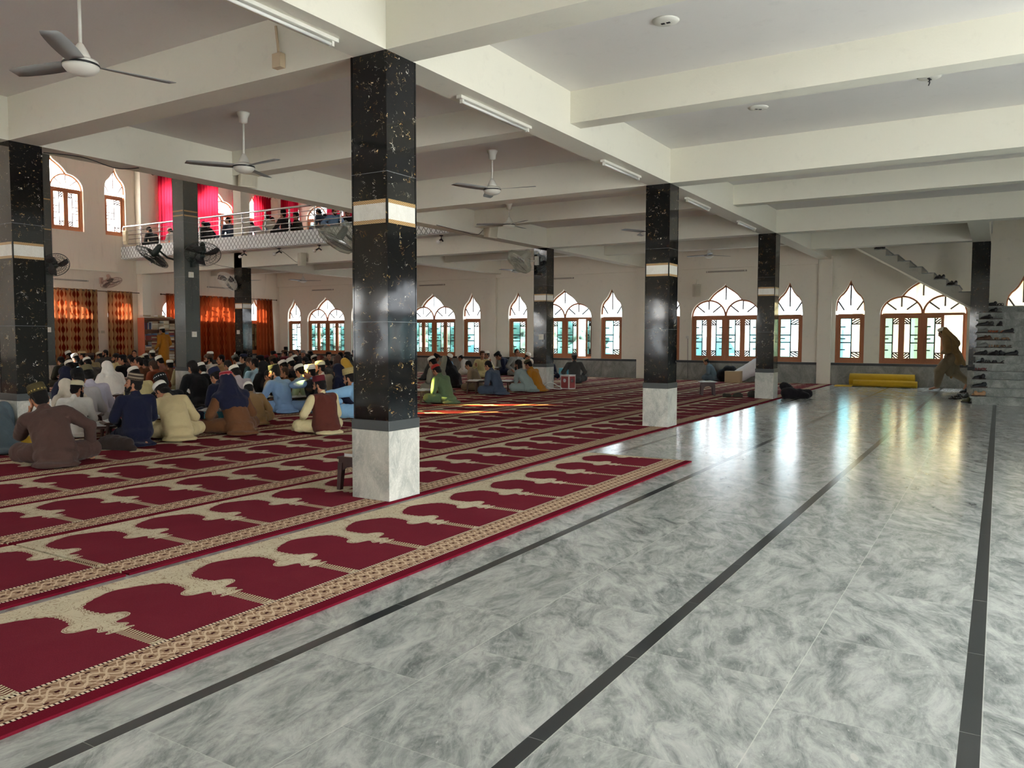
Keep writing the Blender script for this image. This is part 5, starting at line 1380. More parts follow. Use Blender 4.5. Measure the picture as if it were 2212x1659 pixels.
        if P['shawl'] == 3:
            m.cap(J['che']+Vector((0,-.05,0)), (0,-.13,.84), .17, .17, sd, (1.2,.75)); m.cap((0,-.12,.98), (0,-.30,.70), .15, .05, sd, (1.4,.7)); m.cap(J['che'], (0,.07,.66), .15, .10, sd, (1.3,.6)); m.cap((0,.05,.7),(.02,.0,.36), .10, .045, sd, (1.2,.7)); m.cap(J['hc']+Vector((0,-.06,.07)), J['che']+Vector((0,-.14,.02)), .10, .14, sd, (1.0,.8))
            for k in 'LR': m.cap(J['s'+k], J['e'+k], .10, .10); m.cap(J['e'+k], J['w'+k], .09, .06)
        R['scarf'] = remesh(m, name+'_scarf', .015, 4, .018, 8, flat=.013); R['scarf'].materials.append(None)
    return R
LAP = dict(handL=(-.11,.30,.20), handR=(.11,.32,.20), fingL=(.5,.8,-.1), fingR=(-.5,.8,-.1))
KNE = dict(handL=(-.30,.30,.23), handR=(.30,.30,.23))
POSES = {
 'read': dict(lean=(14,26,26), head=(4,-34,0), **LAP),
 'hunch': dict(lean=(24,42,44), head=(0,-46,4), **dict(LAP, handL=(-.12,.36,.2), handR=(.14,.38,.2))),
 'up': dict(lean=(4,12,10), head=(0,-6,0), vest=1, **KNE),
 'left': dict(lean=(6,14,12), head=(48,-8,0), **LAP),
 'right': dict(lean=(8,18,14), head=(-42,-12,0), **LAP),
 'down': dict(lean=(10,24,30), head=(20,-30,5), side=6, **KNE),
 'cheek': dict(lean=(22,34,30), side=-12, head=(10,-22,-14), handL=(-.24,.36,.52), elbL=(-.4,.1,-1), palmL=(1,0,0), fingL=(.3,.1,1), handR=(.33,.24,.17), elbR=(1,-.5,-.5), bulk=1.04),
 'kneelup': dict(lean=(2,8,6), hip=.20, head=(62,4,0), legs='kneel', handL=(-.16,.34,.3), handR=(.16,.36,.3), bulk=1.1),
 'beige': dict(lean=(10,36,44), side=-8, head=(28,-48,0), hip=.14, **LAP),
 'scarf': dict(lean=(20,32,24), head=(2,-18,0), shawl=1, side=-3, **dict(LAP, handL=(-.2,.34,.26))),
 'cloak': dict(lean=(12,26,24), head=(10,-24,0), shawl=2, **LAP),
 'vested': dict(lean=(5,14,14), head=(34,-16,0), vest=1, handL=(-.28,.26,.24), handR=(.16,.33,.22), bulk=1.06),
 'bend': dict(lean=(30,52,50), side=-10, head=(26,-20,0), handL=(-.26,.46,.24), handR=(.3,.4,.22), elbL=(-1,.2,.2), bulk=1.05),
 'brow': dict(lean=(10,22,16), head=(46,-12,0), vest=1, handL=(-.10,.30,.66), elbL=(-.7,.2,-.5), palmL=(0,-.4,1), fingL=(.7,.2,.5), handR=(.12,.34,.2)),
 'blue': dict(lean=(10,24,24), head=(40,-16,0), handL=(-.2,.4,.24), handR=(.05,.36,.24), knee=(.38,.24,.13)),
 'elbow': dict(lean=(18,30,30), head=(0,-34,0), handL=(-.16,.36,.2), handR=(.14,.18,.56), elbR=(1,.1,-.1), palmR=(-1,0,0), fingR=(-.2,.1,1), bulk=1.05),
 'gest': dict(lean=(2,8,6), head=(10,-4,0), handL=(-.26,.32,.50), handR=(.2,.36,.42), fingL=(-.1,.3,1), fingR=(.1,.5,.8), palmL=(0,1,0)),
 'chin': dict(lean=(22,36,32), head=(0,-10,0), handL=(-.02,.30,.52), elbL=(-.3,.2,-1), fingL=(0,-.1,1), palmL=(1,0,0), handR=(.16,.36,.22)),
 'stand': dict(hip=.92, lean=(0,2,4), head=(18,-14,0), legs='stand', knL=(-.10,.03,.50), anL=(-.11,0,.09), toL=(-.13,.16,.03), knR=(.10,.04,.50), anR=(.11,.02,.09), toR=(.14,.18,.03), handL=(-.27,.12,.90), handR=(.24,.18,.96), elbL=(-.2,-1,-.1), elbR=(.2,-1,-.1), hem=(0,.01,.48)),
 'walk': dict(hip=.90, lean=(6,15,26), head=(4,-24,0), legs='walk', shawl=3, knL=(-.1,.26,.52), anL=(-.1,.30,.09), toL=(-.1,.47,.03), knR=(.1,-.06,.50), anR=(.1,-.36,.20), toR=(.1,-.30,.04), handL=(-.10,.19,1.0), handR=(.12,.19,1.02), fingL=(.9,.1,0), fingR=(-.9,.1,0), hem=(0,.04,.50)),
}
for k in ('up', 'read'): POSES[k]['shawl'] = 1
PR = {}
def pose(n):
    if n not in PR: PR[n] = make_pose(n, POSES[n])
    return PR[n]
# head-local pieces -------------------------------------------------------
def hp(fn, name, vox=.008, sm=3, amp=0, fs=20):
    m = MB(); fn(m); me = remesh(m, name, vox, sm, amp, fs); me.materials.append(None); return me
def hair_(m):
    m.ball((0,-.028,.034), (.086,.094,.096), None, 18); m.ball((0,-.055,-.03), (.074,.056,.07), None, 14); m.cap((-.07,.005,.02), (-.076,.015,-.015), .017, .010); m.cap((.07,.005,.02), (.076,.015,-.015), .017, .010)
def longhair_(m): hair_(m); m.ball((0,-.05,-.07), (.083,.06,.07), None, 14); m.ball((0,-.02,.05), (.088,.1,.09), None, 16)
def beard_(m):
    m.cap((-.066,.02,-.05), (-.03,.07,-.105), .022, .03); m.cap((.066,.02,-.05), (.03,.07,-.105), .022, .03); m.cap((0,.075,-.105), (0,.085,-.155), .042, .022)
    m.cap((-.03,.097,-.052), (.03,.097,-.052), .009, .009); m.cap((-.03,.097,-.052), (-.036,.085,-.09), .010, .014); m.cap((.03,.097,-.052), (.036,.085,-.09), .010, .014)
def stub_(m):
    m.cap((-.062,.025,-.055), (-.028,.07,-.10), .017, .024); m.cap((.062,.025,-.055), (.028,.07,-.10), .017, .024); m.cap((0,.075,-.1), (0,.085,-.118), .034, .022)
HP = {'hair': hp(hair_, 'hair', .008, 2, .005, 30), 'long': hp(longhair_, 'long_hair', .008, 2, .006, 30), 'beard': hp(beard_, 'beard', .007, 2, .006, 40), 'stub': hp(stub_, 'short_beard', .007, 2, .003, 40)}
def lathe_mesh(prof, name, sx=.93, sy=1.1):
    m = MB(); m.lathe(prof, (0,0,0), 28, None, 0, sx, sy); me = m.mesh(name, None, True); me.materials.clear(); me.materials.append(None); return me
CAPM = {
 'kufi': lathe_mesh([(.092,-.002),(.096,.0),(.096,.03),(.092,.052),(.078,.070),(.05,.080),(.001,.084)], 'knitted_cap'),
 'topi': lathe_mesh([(.094,-.002),(.098,.0),(.095,.05),(.090,.088),(.084,.093),(.04,.095),(.001,.095)], 'stiff_cap'),
 'pakol': lathe_mesh([(.09,-.01),(.112,-.008),(.12,.006),(.112,.022),(.098,.03),(.106,.05),(.1,.062),(.05,.068),(.001,.069)], 'rolled_wool_cap'),
 'turban': hp(lambda m: [m.tube([((.084+.02*math.sin(3*t+k))*.95*math.cos(t), (.09+.018*math.sin(2*t+k))*1.08*math.sin(t), -.002+.027*k+.012*math.sin(t+1.3*k)) for t in [2*PI*i/20 for i in range(20)]], .027, 8, closed=True) for k in range(3)] and m.ball((0,0,.05), (.085,.095,.05)), 'turban', .009, 2, .006, 25),
}
M_LACE = mat_bands('white_lace_cap', ((226,222,208),(206,200,184),(170,160,140)), .018)
CAPC = {'white': fabric('white_cap_cotton', (226,224,212), .05), 'cream': fabric('cream_cap', (206,198,164), .06), 'black': fabric('black_cap', (20,20,22)), 'navy': fabric('navy_cap', (30,34,58)), 'tan': fabric('tan_cap', (176,152,110)), 'olive': fabric('olive_cap', (98,92,66)), 'grey': fabric('grey_cap', (112,112,110)), 'maroon': fabric('maroon_cap', (88,26,34)), 'red': fabric('red_cap', (150,44,38)), 'brown': fabric('brown_cap', (84,62,48)),
 'striped': mat_bands('brown_striped_cap', ((66,54,46),(150,136,116),(96,80,64)), .046), 'gold': mat_bands('olive_embroidered_cap', ((66,58,36),(92,82,50),(190,164,96)), .016), 'redpat': mat_bands('red_patterned_cap', ((140,30,40),(170,110,110),(20,16,18)), .05), 'glitter': mat_bands('black_sequin_cap', ((22,22,24),(40,42,42),(210,214,214)), .03), 'lace': M_LACE, 'olivek': mat_bands('khaki_ridged_cap', ((156,140,92),(178,164,116),(150,134,88)), .014), 'greystripe': mat_bands('grey_striped_cap', ((60,60,58),(150,150,140),(30,30,30)), .022), 'camo': mat_bands('camouflage_cap', ((88,86,62),(56,56,44),(128,120,90)), .02)}
CL = {'white': (216,214,206), 'offwhite': (198,190,172), 'cream': (196,184,142), 'beige': (186,170,128), 'lavender': (190,188,204), 'grey': (126,126,122), 'greywhite': (186,184,184), 'dgrey': (62,62,60), 'black': (18,18,21), 'navy': (22,25,46), 'blue': (112,140,172), 'skyblue': (136,178,210), 'paleblue': (150,186,200), 'teal': (64,92,92), 'bluegrey': (92,108,116), 'slate': (66,76,92), 'brown': (96,62,38), 'dbrown': (74,54,48), 'rust': (112,54,32), 'camel': (146,116,78), 'mustard': (156,104,28), 'olive': (70,66,44), 'khaki': (142,132,98), 'green': (84,104,74), 'palegreen': (156,176,150), 'greygreen': (138,152,148), 'maroon': (84,40,32), 'taupe': (134,118,94), 'rose': (128,92,78), 'paleyellow': (196,186,134), 'charcoal': (46,46,46), 'pink': (186,94,104), 'dolive': (48,48,38), 'gold': (186,146,56), 'greyolive': (118,116,100), 'violetgrey': (168,160,164)}
_cl = {}
def cloth(n):
    if n not in _cl: _cl[n] = fabric('cloth_'+n, CL[n])
    return _cl[n]
PEOPLE = []
CAPN = 0
def person(pose_n, loc, rz, shirt, cap, label, hair='hair', beard=None, scale=1.0, trousers=None, vest=None, scarf=None, skin=0, hairm=None, group='men sitting on the carpets', z=0):
    R = pose(pose_n); J = R['J']
    o = thing('person', label, 'person', (loc[0], loc[1], z), rz, group); o.scale = (scale,)*3
    b = link('body', R['body'], o); 
    if skin: b.material_slots[0].link = 'OBJECT'; b.material_slots[0].material = M_SKIN[skin]
    link('shirt', R['shirt'], o, mat=cloth(shirt)); link('trousers', R['trousers'], o, mat=cloth(trousers or shirt))
    HM = Matrix.Translation(J['hc']) @ J['Hm'].to_4x4()
    def hd(nm, me, mat, off=(0,0,0), tilt=0):
        c = link(nm, me, o, mat=mat); c.matrix_local = HM @ Matrix.Translation(off) @ Matrix.Rotation(tilt, 4, 'X'); return c
    hm = hairm or M_HAIR
    if hair: hd('hair', HP[hair], hm)
    if beard: hd('beard', HP[beard], hm)
    if cap:
        k, c = cap; hd('cap', CAPM[k], CAPC[c], (0,-.018,.062 if k != 'pakol' else .07), .10)
    if vest: link('waistcoat', R['vest'], o, mat=cloth(vest))
    if scarf: link('scarf', R['scarf'], o, mat=cloth(scarf))
    PEOPLE.append(o); return o
Q = PI/2      # heading: +pi/2 faces the curtain wall (-X)
class Sit: pass
def sit(u, v, pose_n, shirt, cap, label, base=None, dr=0, scale=None, z=.013, **kw):
    """seat someone so that the head top shows at (u, v); base = lowest visible edge, fixing the depth"""
    e = Sit(); e.rz = Q+math.radians(dr); e.pose = pose_n; e.u, e.v, e.z = u, v, z; e.fx = bool(base)
    t = pose(pose_n)['top'].copy(); t.z += .02 if cap else -.015; e.t = t
    e.off = Matrix.Rotation(e.rz, 3, 'Z') @ Vector((t.x, t.y, 0)); e.args = (shirt, cap, label); e.kw = kw
    e.want = scale or (1.0 if base else .95)
    d = ray(u, v); e.d = d; dh = math.hypot(d.x, d.y)
    if base:
        g = G(base[0], base[1], z); r = math.hypot(g.x, g.y)+.22
        e.r = r
    else: e.r = (z+t.z*e.want-CAMH)/d.z*dh
    e.upd = lambda: setattr(e, 'P', Vector((e.d.x*e.r/dh-e.off.x*e.want, e.d.y*e.r/dh-e.off.y*e.want, z)))
    e.dh = dh; e.upd(); return e
L = []
A = lambda *a, **k: L.append(sit(*a, **k))
W = ('kufi','white')
# front readers -----------------------------------------------------------
A(76, 830, 'cheek', 'dbrown', ('topi','gold'), 'man in dark brown leaning on one hand, olive embroidered cap, beside the left edge pillar', base=(150,1000), dr=-28)
A(168, 827, 'right', 'white', ('kufi','cream'), 'bearded man in white writing, face turned right, behind the dark brown man', base=(165,945), dr=-40, beard='beard')
A(165, 799, 'read', 'greywhite', ('topi','black'), 'man in greyish white with a tall black cap behind the writing man', base=(190,925), dr=-16)
A(184, 792, 'read', 'lavender', ('topi','olive'), 'man in pale lavender with an olive cap left of the wooden box desk', base=(222,915), dr=-10)
A(293, 806, 'kneelup', 'navy', ('topi','striped'), 'kneeling man in navy with a striped brown cap looking up to the left', base=(262,968), dr=-20, beard='beard')
A(340, 826, 'beige', 'beige', W, 'man in beige bowed low with a white cap, right of the navy man', base=(372,948), dr=-22)
A(487, 803, 'scarf', 'brown', ('topi','redpat'), 'man in brown with a navy head scarf under a red patterned cap', base=(492,938), dr=-14, scarf='navy')
A(535, 828, 'hunch', 'camel', W, 'man in camel brown bending behind the navy-scarfed man', base=(566,914), dr=-24)
A(590, 788, 'blue', 'blue', ('topi','black'), 'black-bearded man in blue with a black cap seen in profile reading', base=(590,893), dr=-8, beard='beard')
A(687, 811, 'vested', 'cream', ('topi','maroon'), 'man in a dark brown waistcoat with a maroon cap and cream sleeves', base=(690,939), dr=-18, beard='beard', vest='maroon')
A(752, 790, 'bend', 'skyblue', ('topi','olivek'), 'man in sky blue bending forward beside the large pillar, khaki cap', base=(752,905), dr=-14, beard='stub')
A(668, 787, 'brow', 'blue', ('topi','lace'), 'man in blue sleeves and black waistcoat raising an arm, white lace cap', base=(680,892), dr=-12, vest='black')
A(412, 782, 'read', 'black', None, 'dark-haired man in black reading left of the turquoise stool', base=(415,880), dr=-10, hair='long')
A(384, 775, 'read', 'khaki', None, 'man in khaki with long black hair at the foot of the tall charcoal pillar', base=(400,852), dr=0, hair='long')
A(428, 783, 'down', 'white', W, 'white-capped man peeping from behind the dark-haired man in black')
A(341, 806, 'read', 'black', ('kufi','glitter'), 'man in black with a sequinned black cap before the rust-coated man')
A(287, 792, 'read', 'paleyellow', W, 'white-capped man in pale yellow straight behind the navy man')
A(325, 781, 'read', 'rust', None, 'man in rust brown with bushy dark hair, back turned', dr=6, hair='long', hairm=M_HAIR2)
A(343, 770, 'read', 'rose', ('topi','white'), 'man in dusty rose with a flat white cap below the standing man')
A(368, 776, 'chin', 'brown', W, 'white-capped man resting his face on his hand left of the charcoal pillar', dr=-20)
A(225, 783, 'cloak', 'white', None, 'man wrapped head and all in a white shawl behind the wooden box desk', scarf='white', hair=None)
A(250, 764, 'left', 'paleyellow', None, 'man in pale yellow with a pink checked head cloth, profile to the left', beard='stub', dr=10, hair='long', scarf=None)
A(227, 756, 'left', 'dgrey', None, 'bare-headed black-bearded man before the strip of wall between the curtains', beard='beard', dr=8)
A(210, 760, 'down', 'dgrey', ('kufi','cream'), 'man with a tilted cream cap before the wide diamond curtain', dr=12)
A(193, 761, 'left', 'khaki', ('pakol','brown'), 'man in khaki with a rolled brown wool cap left of the tilted cream cap', dr=8)
A(176, 757, 'left', 'brown', ('pakol','tan'), 'man in brown with a tan wool cap before the wide diamond curtain', dr=6)
A(184, 772, 'read', 'dgrey', W, 'man in dark grey with a white cap above the pale blue back')
A(171, 781, 'hunch', 'paleblue', None, 'man in pale blue bowed forward near the left pillars', scale=.9)
A(161, 765, 'read', 'black', ('topi','white'), 'man in black with a tilted white cap, second from the left pillars', dr=10)
A(147, 759, 'read', 'black', ('topi','white'), 'man in black with a tilted white cap touching the left pillars, farthest row', dr=10)
A(148, 778, 'read', 'charcoal', W, 'man in charcoal with a round white cap beside the left pillars')
A(138, 795, 'cloak', 'olive', None, 'man hooded in dark blue cloth against the left edge pillar', scarf='navy', hair=None)
A(127, 772, 'read', 'dolive', None, 'bare-headed man in dark olive beside the charcoal pillar at left')
A(136, 822, 'cloak', 'dgrey', None, 'man under a pale cream shawl tucked behind the left edge pillar', scarf='offwhite', hair=None, base=(140,935))
A(4, 788, 'read', 'dgrey', W, 'white-capped man cut by the left picture edge', dr=0)
A(-52, 838, 'hunch', 'bluegrey', None, 'man in blue-grey cut by the left picture edge, nearer row', base=(-50,975))
A(263, 765, 'left', 'black', ('kufi','black'), 'man in black with a black cap beside the pink head cloth', dr=10)
A(286, 774, 'read', 'white', None, 'dark-haired man in white left of the brown coated man', dr=4)
A(297, 772, 'left', 'brown', None, 'bare-headed man in brown turning his lit face to the left', dr=10)
A(303, 769, 'read', 'charcoal', ('kufi','cream'), 'cream-capped man in charcoal in front of the bookcase')
A(312, 764, 'read', 'dgrey', W, 'man in dark grey with a round white cap below the bookcase')
A(290, 757, 'right', 'charcoal', None, 'bare-headed man at the foot of the narrow diamond curtain', dr=180)
A(328, 756, 'up', 'charcoal', W, 'white-capped man against the bookcase left of the standing man')
A(277, 768, 'read', 'dbrown', None, 'dark-haired man in dark brown amid the rows left of the bookcase')
A(312, 778, 'read', 'brown', None, 'dark-haired man in brown with ears showing, left of the rust-coated man')
# middle of the crowd -------------------------------------------------------
A(450, 764, 'left', 'white', ('turban','brown'), 'bearded man in a white shawl with a brown turban right of the charcoal pillar', beard='beard', dr=4)
A(453, 758, 'left', 'charcoal', W, 'man with a white cap half hidden by the brown turban', dr=8)
A(477, 767, 'left', 'camel', None, 'bare-headed man in camel before the wide rust curtain', dr=4)
A(461, 796, 'read', 'navy', ('topi','navy'), 'man in navy with a dark cap left of the red patterned cap')
A(508, 768, 'read', 'greywhite', ('topi','greystripe'), 'man in greyish white with a grey striped cap', beard='stub', dr=-4)
A(511, 760, 'read', 'khaki', W, 'white-capped man in khaki behind the grey striped cap')
A(525, 763, 'left', 'charcoal', ('kufi','navy'), 'man with a navy cap and sunlit face before the balcony pillar', dr=-14, skin=2)  # sun on the face comes from the lighter skin tone
A(535, 774, 'read', 'teal', None, 'man in teal with maroon-tinted dark hair below the balcony pillar', hairm=M_HAIR2)
A(500, 789, 'read', 'violetgrey', ('kufi','white'), 'man in pale mauve with a white cap behind the red patterned cap')
A(487, 780, 'read', 'dbrown', None, 'dark-haired man just left of the mauve back')
A(547, 775, 'left', 'paleblue', None, 'man with a pale blue collar beside the black dotted scarf', dr=-6)
A(562, 783, 'cloak', 'black', None, 'man draped in a black dotted scarf left of the blue-shirted reader', scarf='black', hair=None)
A(577, 803, 'hunch', 'camel', None, 'camel-coated man hidden behind the blue-shirted reader')
A(560, 766, 'left', 'white', ('kufi','black'), 'man with a black cap and brightly lit face right of the balcony pillar', dr=-10, skin=2)  # bright face painted with the sunlit skin tone
A(572, 768, 'read', 'charcoal', ('kufi','maroon'), 'man in charcoal with a maroon cap next to the brightly lit face')
A(588, 770, 'read', 'dgrey', ('topi','brown'), 'man in dark grey with a stiff brown cap before the pink head cloth', beard='stub')
A(592, 767, 'read', 'pink', ('turban','red'), 'man with a pinkish red head cloth in the middle of the crowd')
A(590, 757, 'up', 'black', ('kufi','black'), 'man in black with a black cap at the foot of the corner rust curtain')
A(613, 793, 'left', 'brown', None, 'boy in brown with short brown hair right of the blue-shirted reader', scale=.84, hairm=M_HAIR2)
A(609, 778, 'read', 'black', W, 'man in black with a round white cap in the crowd centre')
A(623, 775, 'read', 'dbrown', ('topi','white'), 'man in dark brown with a tall white cap tilted right')
A(634, 767, 'read', 'charcoal', W, 'man in charcoal with a white cap behind the tall white cap')
A(642, 787, 'read', 'palegreen', W, 'man in pale green with a white cap left of the lace cap')
A(690, 778, 'left', 'offwhite', ('kufi','cream'), 'bearded man in off-white with a cream cap right of the lace cap', beard='stub', dr=-6)
A(617, 749, 'up', 'dgrey', ('topi','black'), 'man with a tall black cap rising before the corner of the walls', dr=-20)
A(615, 755, 'left', 'dbrown', ('pakol','brown'), 'man with a brown wool cap just below the tall black cap')
A(629, 757, 'right', 'brown', ('kufi','brown'), 'man with a brown cap at the foot of the corner window', dr=160)
A(641, 755, 'right', 'dgrey', None, 'hatless man in dark grey at the foot of the corner window', dr=150)
A(655, 756, 'right', 'dgrey', ('kufi','grey'), 'man with a grey cap between the corner and triple windows', dr=170)
A(667, 757, 'read', 'black', ('kufi','grey'), 'man in black with a pale grey cap before the far triple window')
A(614, 768, 'left', 'dgrey', ('kufi','maroon'), 'man with a maroon cap left of the stacked white caps')
A(656, 772, 'read', 'black', None, 'dark-haired man in black right of the stacked white caps')
A(663, 766, 'read', 'charcoal', ('kufi','charcoal') if False else ('kufi','black'), 'black-capped man in charcoal below the far triple window')
A(676, 767, 'read', 'dgrey', ('kufi','white'), 'man in dark grey with a small white cap below the far triple window')
A(687, 770, 'read', 'charcoal', None, 'man in a maroon head scarf before the far triple window', scarf='maroon', hair=None)
A(660, 784, 'read', 'navy', None, 'dark-haired man in navy behind the lace cap')
A(700, 774, 'read', 'dgrey', ('kufi','brown'), 'brown-capped man in dark grey right of the maroon scarf')
A(710, 759, 'up', 'black', ('kufi','black'), 'black-capped man in black at the right end of the far triple window', dr=150)
A(727, 768, 'up', 'dbrown', None, 'man in a dark brown head scarf by the mustard shawl', scarf='dbrown', hair=None)
A(733, 761, 'left', 'dgrey', None, 'hatless bearded man right of the far triple window', beard='stub')
A(740, 777, 'read', 'gold', None, 'man wrapped in a mustard yellow shawl near the large pillar', scarf='gold', hair=None)
A(726, 790, 'read', 'navy', None, 'man in a navy hood behind the off-white back', scarf='navy', hair=None)
A(750, 759, 'up', 'black', ('kufi','black'), 'man in black with a black cap near the large pillar, back row', dr=20)
A(766, 770, 'read', 'teal', ('topi','white'), 'man in teal with a white cap touching the large pillar')
A(766, 755, 'up', 'charcoal', None, 'hatless man partly hidden by the large pillar, back row', dr=160)
A(746, 768, 'read', 'dgrey', None, 'hatless man in dark grey behind the mustard shawl')
A(735, 799, 'hunch', 'greygreen', None, 'man in grey-green behind the khaki cap')
# right-hand group -------------------------------------------------------------
A(938, 787, 'read', 'green', ('kufi','red'), 'boy in green with a red cap right of the large pillar', base=(955,872), dr=-4)
A(930, 770, 'elbow', 'greyolive', W, 'man in grey olive with one elbow raised behind the green boy', base=(925,848), dr=-6)
A(960, 773, 'cloak', 'black', None, 'man in a long black cloak between the green boy and the taupe boy', base=(972,838), dr=0, scarf='black', hair=None)
A(946, 764, 'read', 'dgrey', ('pakol','black'), 'man with a black hat facing right behind the grey olive man', dr=-150)
A(974, 764, 'read', 'skyblue', W, 'boy in light blue with a white cap reading below the window edge', dr=170)
A(991, 766, 'hunch', 'white', W, 'man in white with a white cap leaning left below the window edge', dr=10)
A(1008, 781, 'read', 'taupe', None, 'boy in taupe with black hair behind the slanted open book', dr=8, scale=.88)
A(1042, 757, 'gest', 'paleyellow', ('kufi','brown'), 'man in pale yellow gesturing with raised hands, facing the camera', dr=125)
A(1051, 757, 'left', 'offwhite', W, 'man in off-white with a white cap half behind the gesturing man', dr=30)
A(1050, 781, 'read', 'slate', None, 'man in slate blue reading at the slanted open book, back turned', base=(1042,853), dr=-2)
A(1071, 761, 'hunch', 'navy', ('pakol','black'), 'man in navy with a dark wool cap reading by the pilaster', dr=25)
A(1117, 754, 'up', 'grey', None, 'hatless man in grey facing the camera in front of a narrow window', dr=150)
A(1143, 761, 'down', 'offwhite', W, 'white-capped man in pale shawl left of the slim pillar', dr=150)
A(1119, 778, 'chin', 'greygreen', None, 'black-bearded man in pale grey-green with hand at chin', base=(1140,847), dr=-4, beard='beard', hair='long')
A(1137, 777, 'read', 'mustard', ('kufi','camo'), 'man in mustard with a camouflage cap before the slim pillar', base=(1157,846), dr=0)
A(1193, 777, 'hunch', 'navy', None, 'man in navy mostly hidden right of the slim pillar', dr=150, base=(1196,822))
A(1241, 761, 'up', 'dgrey', ('kufi','grey'), 'grey-capped man in dark grey with a striped cloth beside the turquoise stool', dr=-60)
A(1522, 775, 'read', 'bluegrey', ('kufi','tan'), 'boy in blue-grey with a tan cap against the far wall', base=(1532,823), dr=2, trousers='bluegrey')
# settle overlaps: slide the farther sitter away along the line of sight
for e in L:
    if not e.fx:
        for f in L:
            if f.fx and abs(f.u-e.u) < 34 and e.u < 800 and f.u < 800 and e.r < f.r+.5: e.r = f.r+.5
        e.upd()
for it in range(80):
    mv = 0
    for i in range(len(L)):
        for j in range(i+1, len(L)):
            a, b = L[i], L[j]; d = b.P-a.P; dist = d.xy.length
            if dist < .585:
                k = .585-dist
                if a.fx and b.fx: continue
                if a.fx or b.fx:
                    f, g = (a, b) if a.fx else (b, a); g.r += k*.8*(1 if (g.v < f.v+4 or g.r > f.r) else -1); g.upd()
                else:
                    n_, f_ = (a, b) if a.r <= b.r else (b, a); n_.r -= k*.3; f_.r += k*.5; n_.upd(); f_.upd()
                mv += 1
    for e in L:
        if e.fx: continue
        P = e.P; e.r = max(e.r, 8)
        for q in range(12):
            if P.x < XQ+.62 or P.y > YW-.5: e.r -= .12; e.upd(); P = e.P
        for px in PILL:
            cx, cyy = (px[0]+px[1])/2, (px[2]+px[3])/2
            if abs(P.x-cx) < .44 and abs(P.y-cyy) < .44: e.r += .12 if P.xy.length > math.hypot(cx, cyy) else -.12; e.upd()
    if not mv: break
rs = random.Random(4)
for e in L:
    zt = CAMH+e.d.z*e.r/e.dh
    s = max(.82, min(1.1, (zt-e.z)/e.t.z)); P = Vector((e.d.x*e.r/e.dh-e.off.x*s, e.d.y*e.r/e.dh-e.off.y*s, e.z))
    shirt, cap, label = e.args
    person(e.pose, P, e.rz+(0 if e.fx else rs.uniform(-.1,.1)), shirt, cap, label, scale=s, z=e.z, skin=e.kw.pop('skin', rs.choice([0,0,1])), **e.kw)
# head cloth for the pink-clothed man, loose ends, standing man, walker
person('stand', (-25.75, 18.05), Q+.05, 'mustard', W, 'young man in mustard standing at the bookcase with a white cap', scale=.98, group=None, trousers='mustard', z=.013)
wk = G(2062, 843, 0)
person('walk', (-1.03, 23.2), Q-.06, 'taupe', ('kufi','white'), 'stooped man in a tan shawl walking barefoot past the open window', scale=.97, group=None, scarf='camel', z=.01)
# balcony readers -------------------------------------------------------------
bz = 4.505
BAL = [(319,500,'read','charcoal',('kufi','black'),'dark-capped reader nearest the left end of the balcony',0,{}),
 (364,498,'read','white',W,'white-clad reader left of the charcoal pillar on the balcony',0,{}),
 (436,486,'read','charcoal',None,'dark reader just right of the charcoal pillar on the balcony',0,{}),
 (450,480,'down','navy',('kufi','navy'),'reader in navy under the wide crimson curtain',160,{}),
 (491,480,'left','slate',None,'reader in slate before the bright balcony window',0,{}),
 (537,478,'hunch','greywhite',None,'greyish white reader bent forward below the painted column',10,{}),
 (572,474,'read','offwhite',None,'off-white reader before a crimson curtain on the balcony',0,{}),
 (590,473,'read','blue',None,'bare-headed reader in blue on the balcony',150,{}),
 (611,459,'up','charcoal',('topi','black'),'upright man with a tall black cap on the balcony',0,{}),
 (638,461,'left','dolive',('kufi','black'),'man in dark olive beside the balcony baluster',20,{}),
 (683,468,'read','slate',None,'reader in slate before the far balcony window',0,{}),
 (696,474,'hunch','navy',None,'reader in navy bowed low on the balcony',0,{}),
 (725,455,'down','blue',W,'white-capped man in blue near the plastic covered fan on the balcony',150,{'beard':'stub'}),
 (752,455,'down','charcoal',('kufi','black'),'dark-capped man at the balcony end beside the large pillar',140,{'beard':'stub'})]
for i, (u, v, ps, sh, cp_, lb, dr, kw) in enumerate(BAL):
    rz = Q+math.radians(dr); R = pose(ps); t = R['top']; off = Matrix.Rotation(rz, 3, 'Z') @ Vector((t.x, t.y, 0))
    yy = Y3+.1+.5*(i % 2); d = ray(u, v); k = yy/d.y; zt = CAMH+d.z*k
    s = max(.9, min(1.1, (zt-bz)/(t.z+.02)))
    person(ps, (d.x*k-off.x, yy-off.y), rz, sh, cp_, lb, scale=s, group='readers on the balcony', z=bz, **kw)
# reading desks and open books set before the readers ------------------------------
def near(p, rz, f, s=0): return (p.x+f*math.cos(rz+Q)-s*math.sin(rz+Q)*0+s*math.cos(rz), p.y+f*math.sin(rz+Q)+s*math.sin(rz))
by = {o['label'].split(',')[0]: o for o in PEOPLE}
def find(s): return next(o for o in PEOPLE if s in o['label'])
def desk_for(s, f, label, blabel, kind='desk', **kw):
    o = find(s); x, y = near(o.location, o.rotation_euler.z, f, kw.get('side', 0)); rz = o.rotation_euler.z+kw.get('rot', 0)
    if kind == 'desk': desk(x, y, rz, label, h=kw.get('h', .24), w=kw.get('w', .5), mat=kw.get('mat')); z = .013+kw.get('h', .24)
    elif kind == 'stool': stool(x, y, rz, label, kw['mat'], .95); z = .295
    if blabel: open_book(x, y, z+.002, rz, blabel)
dkw = mat_wood('dark_desk_timber', (84,60,48), (60,42,34), .5)
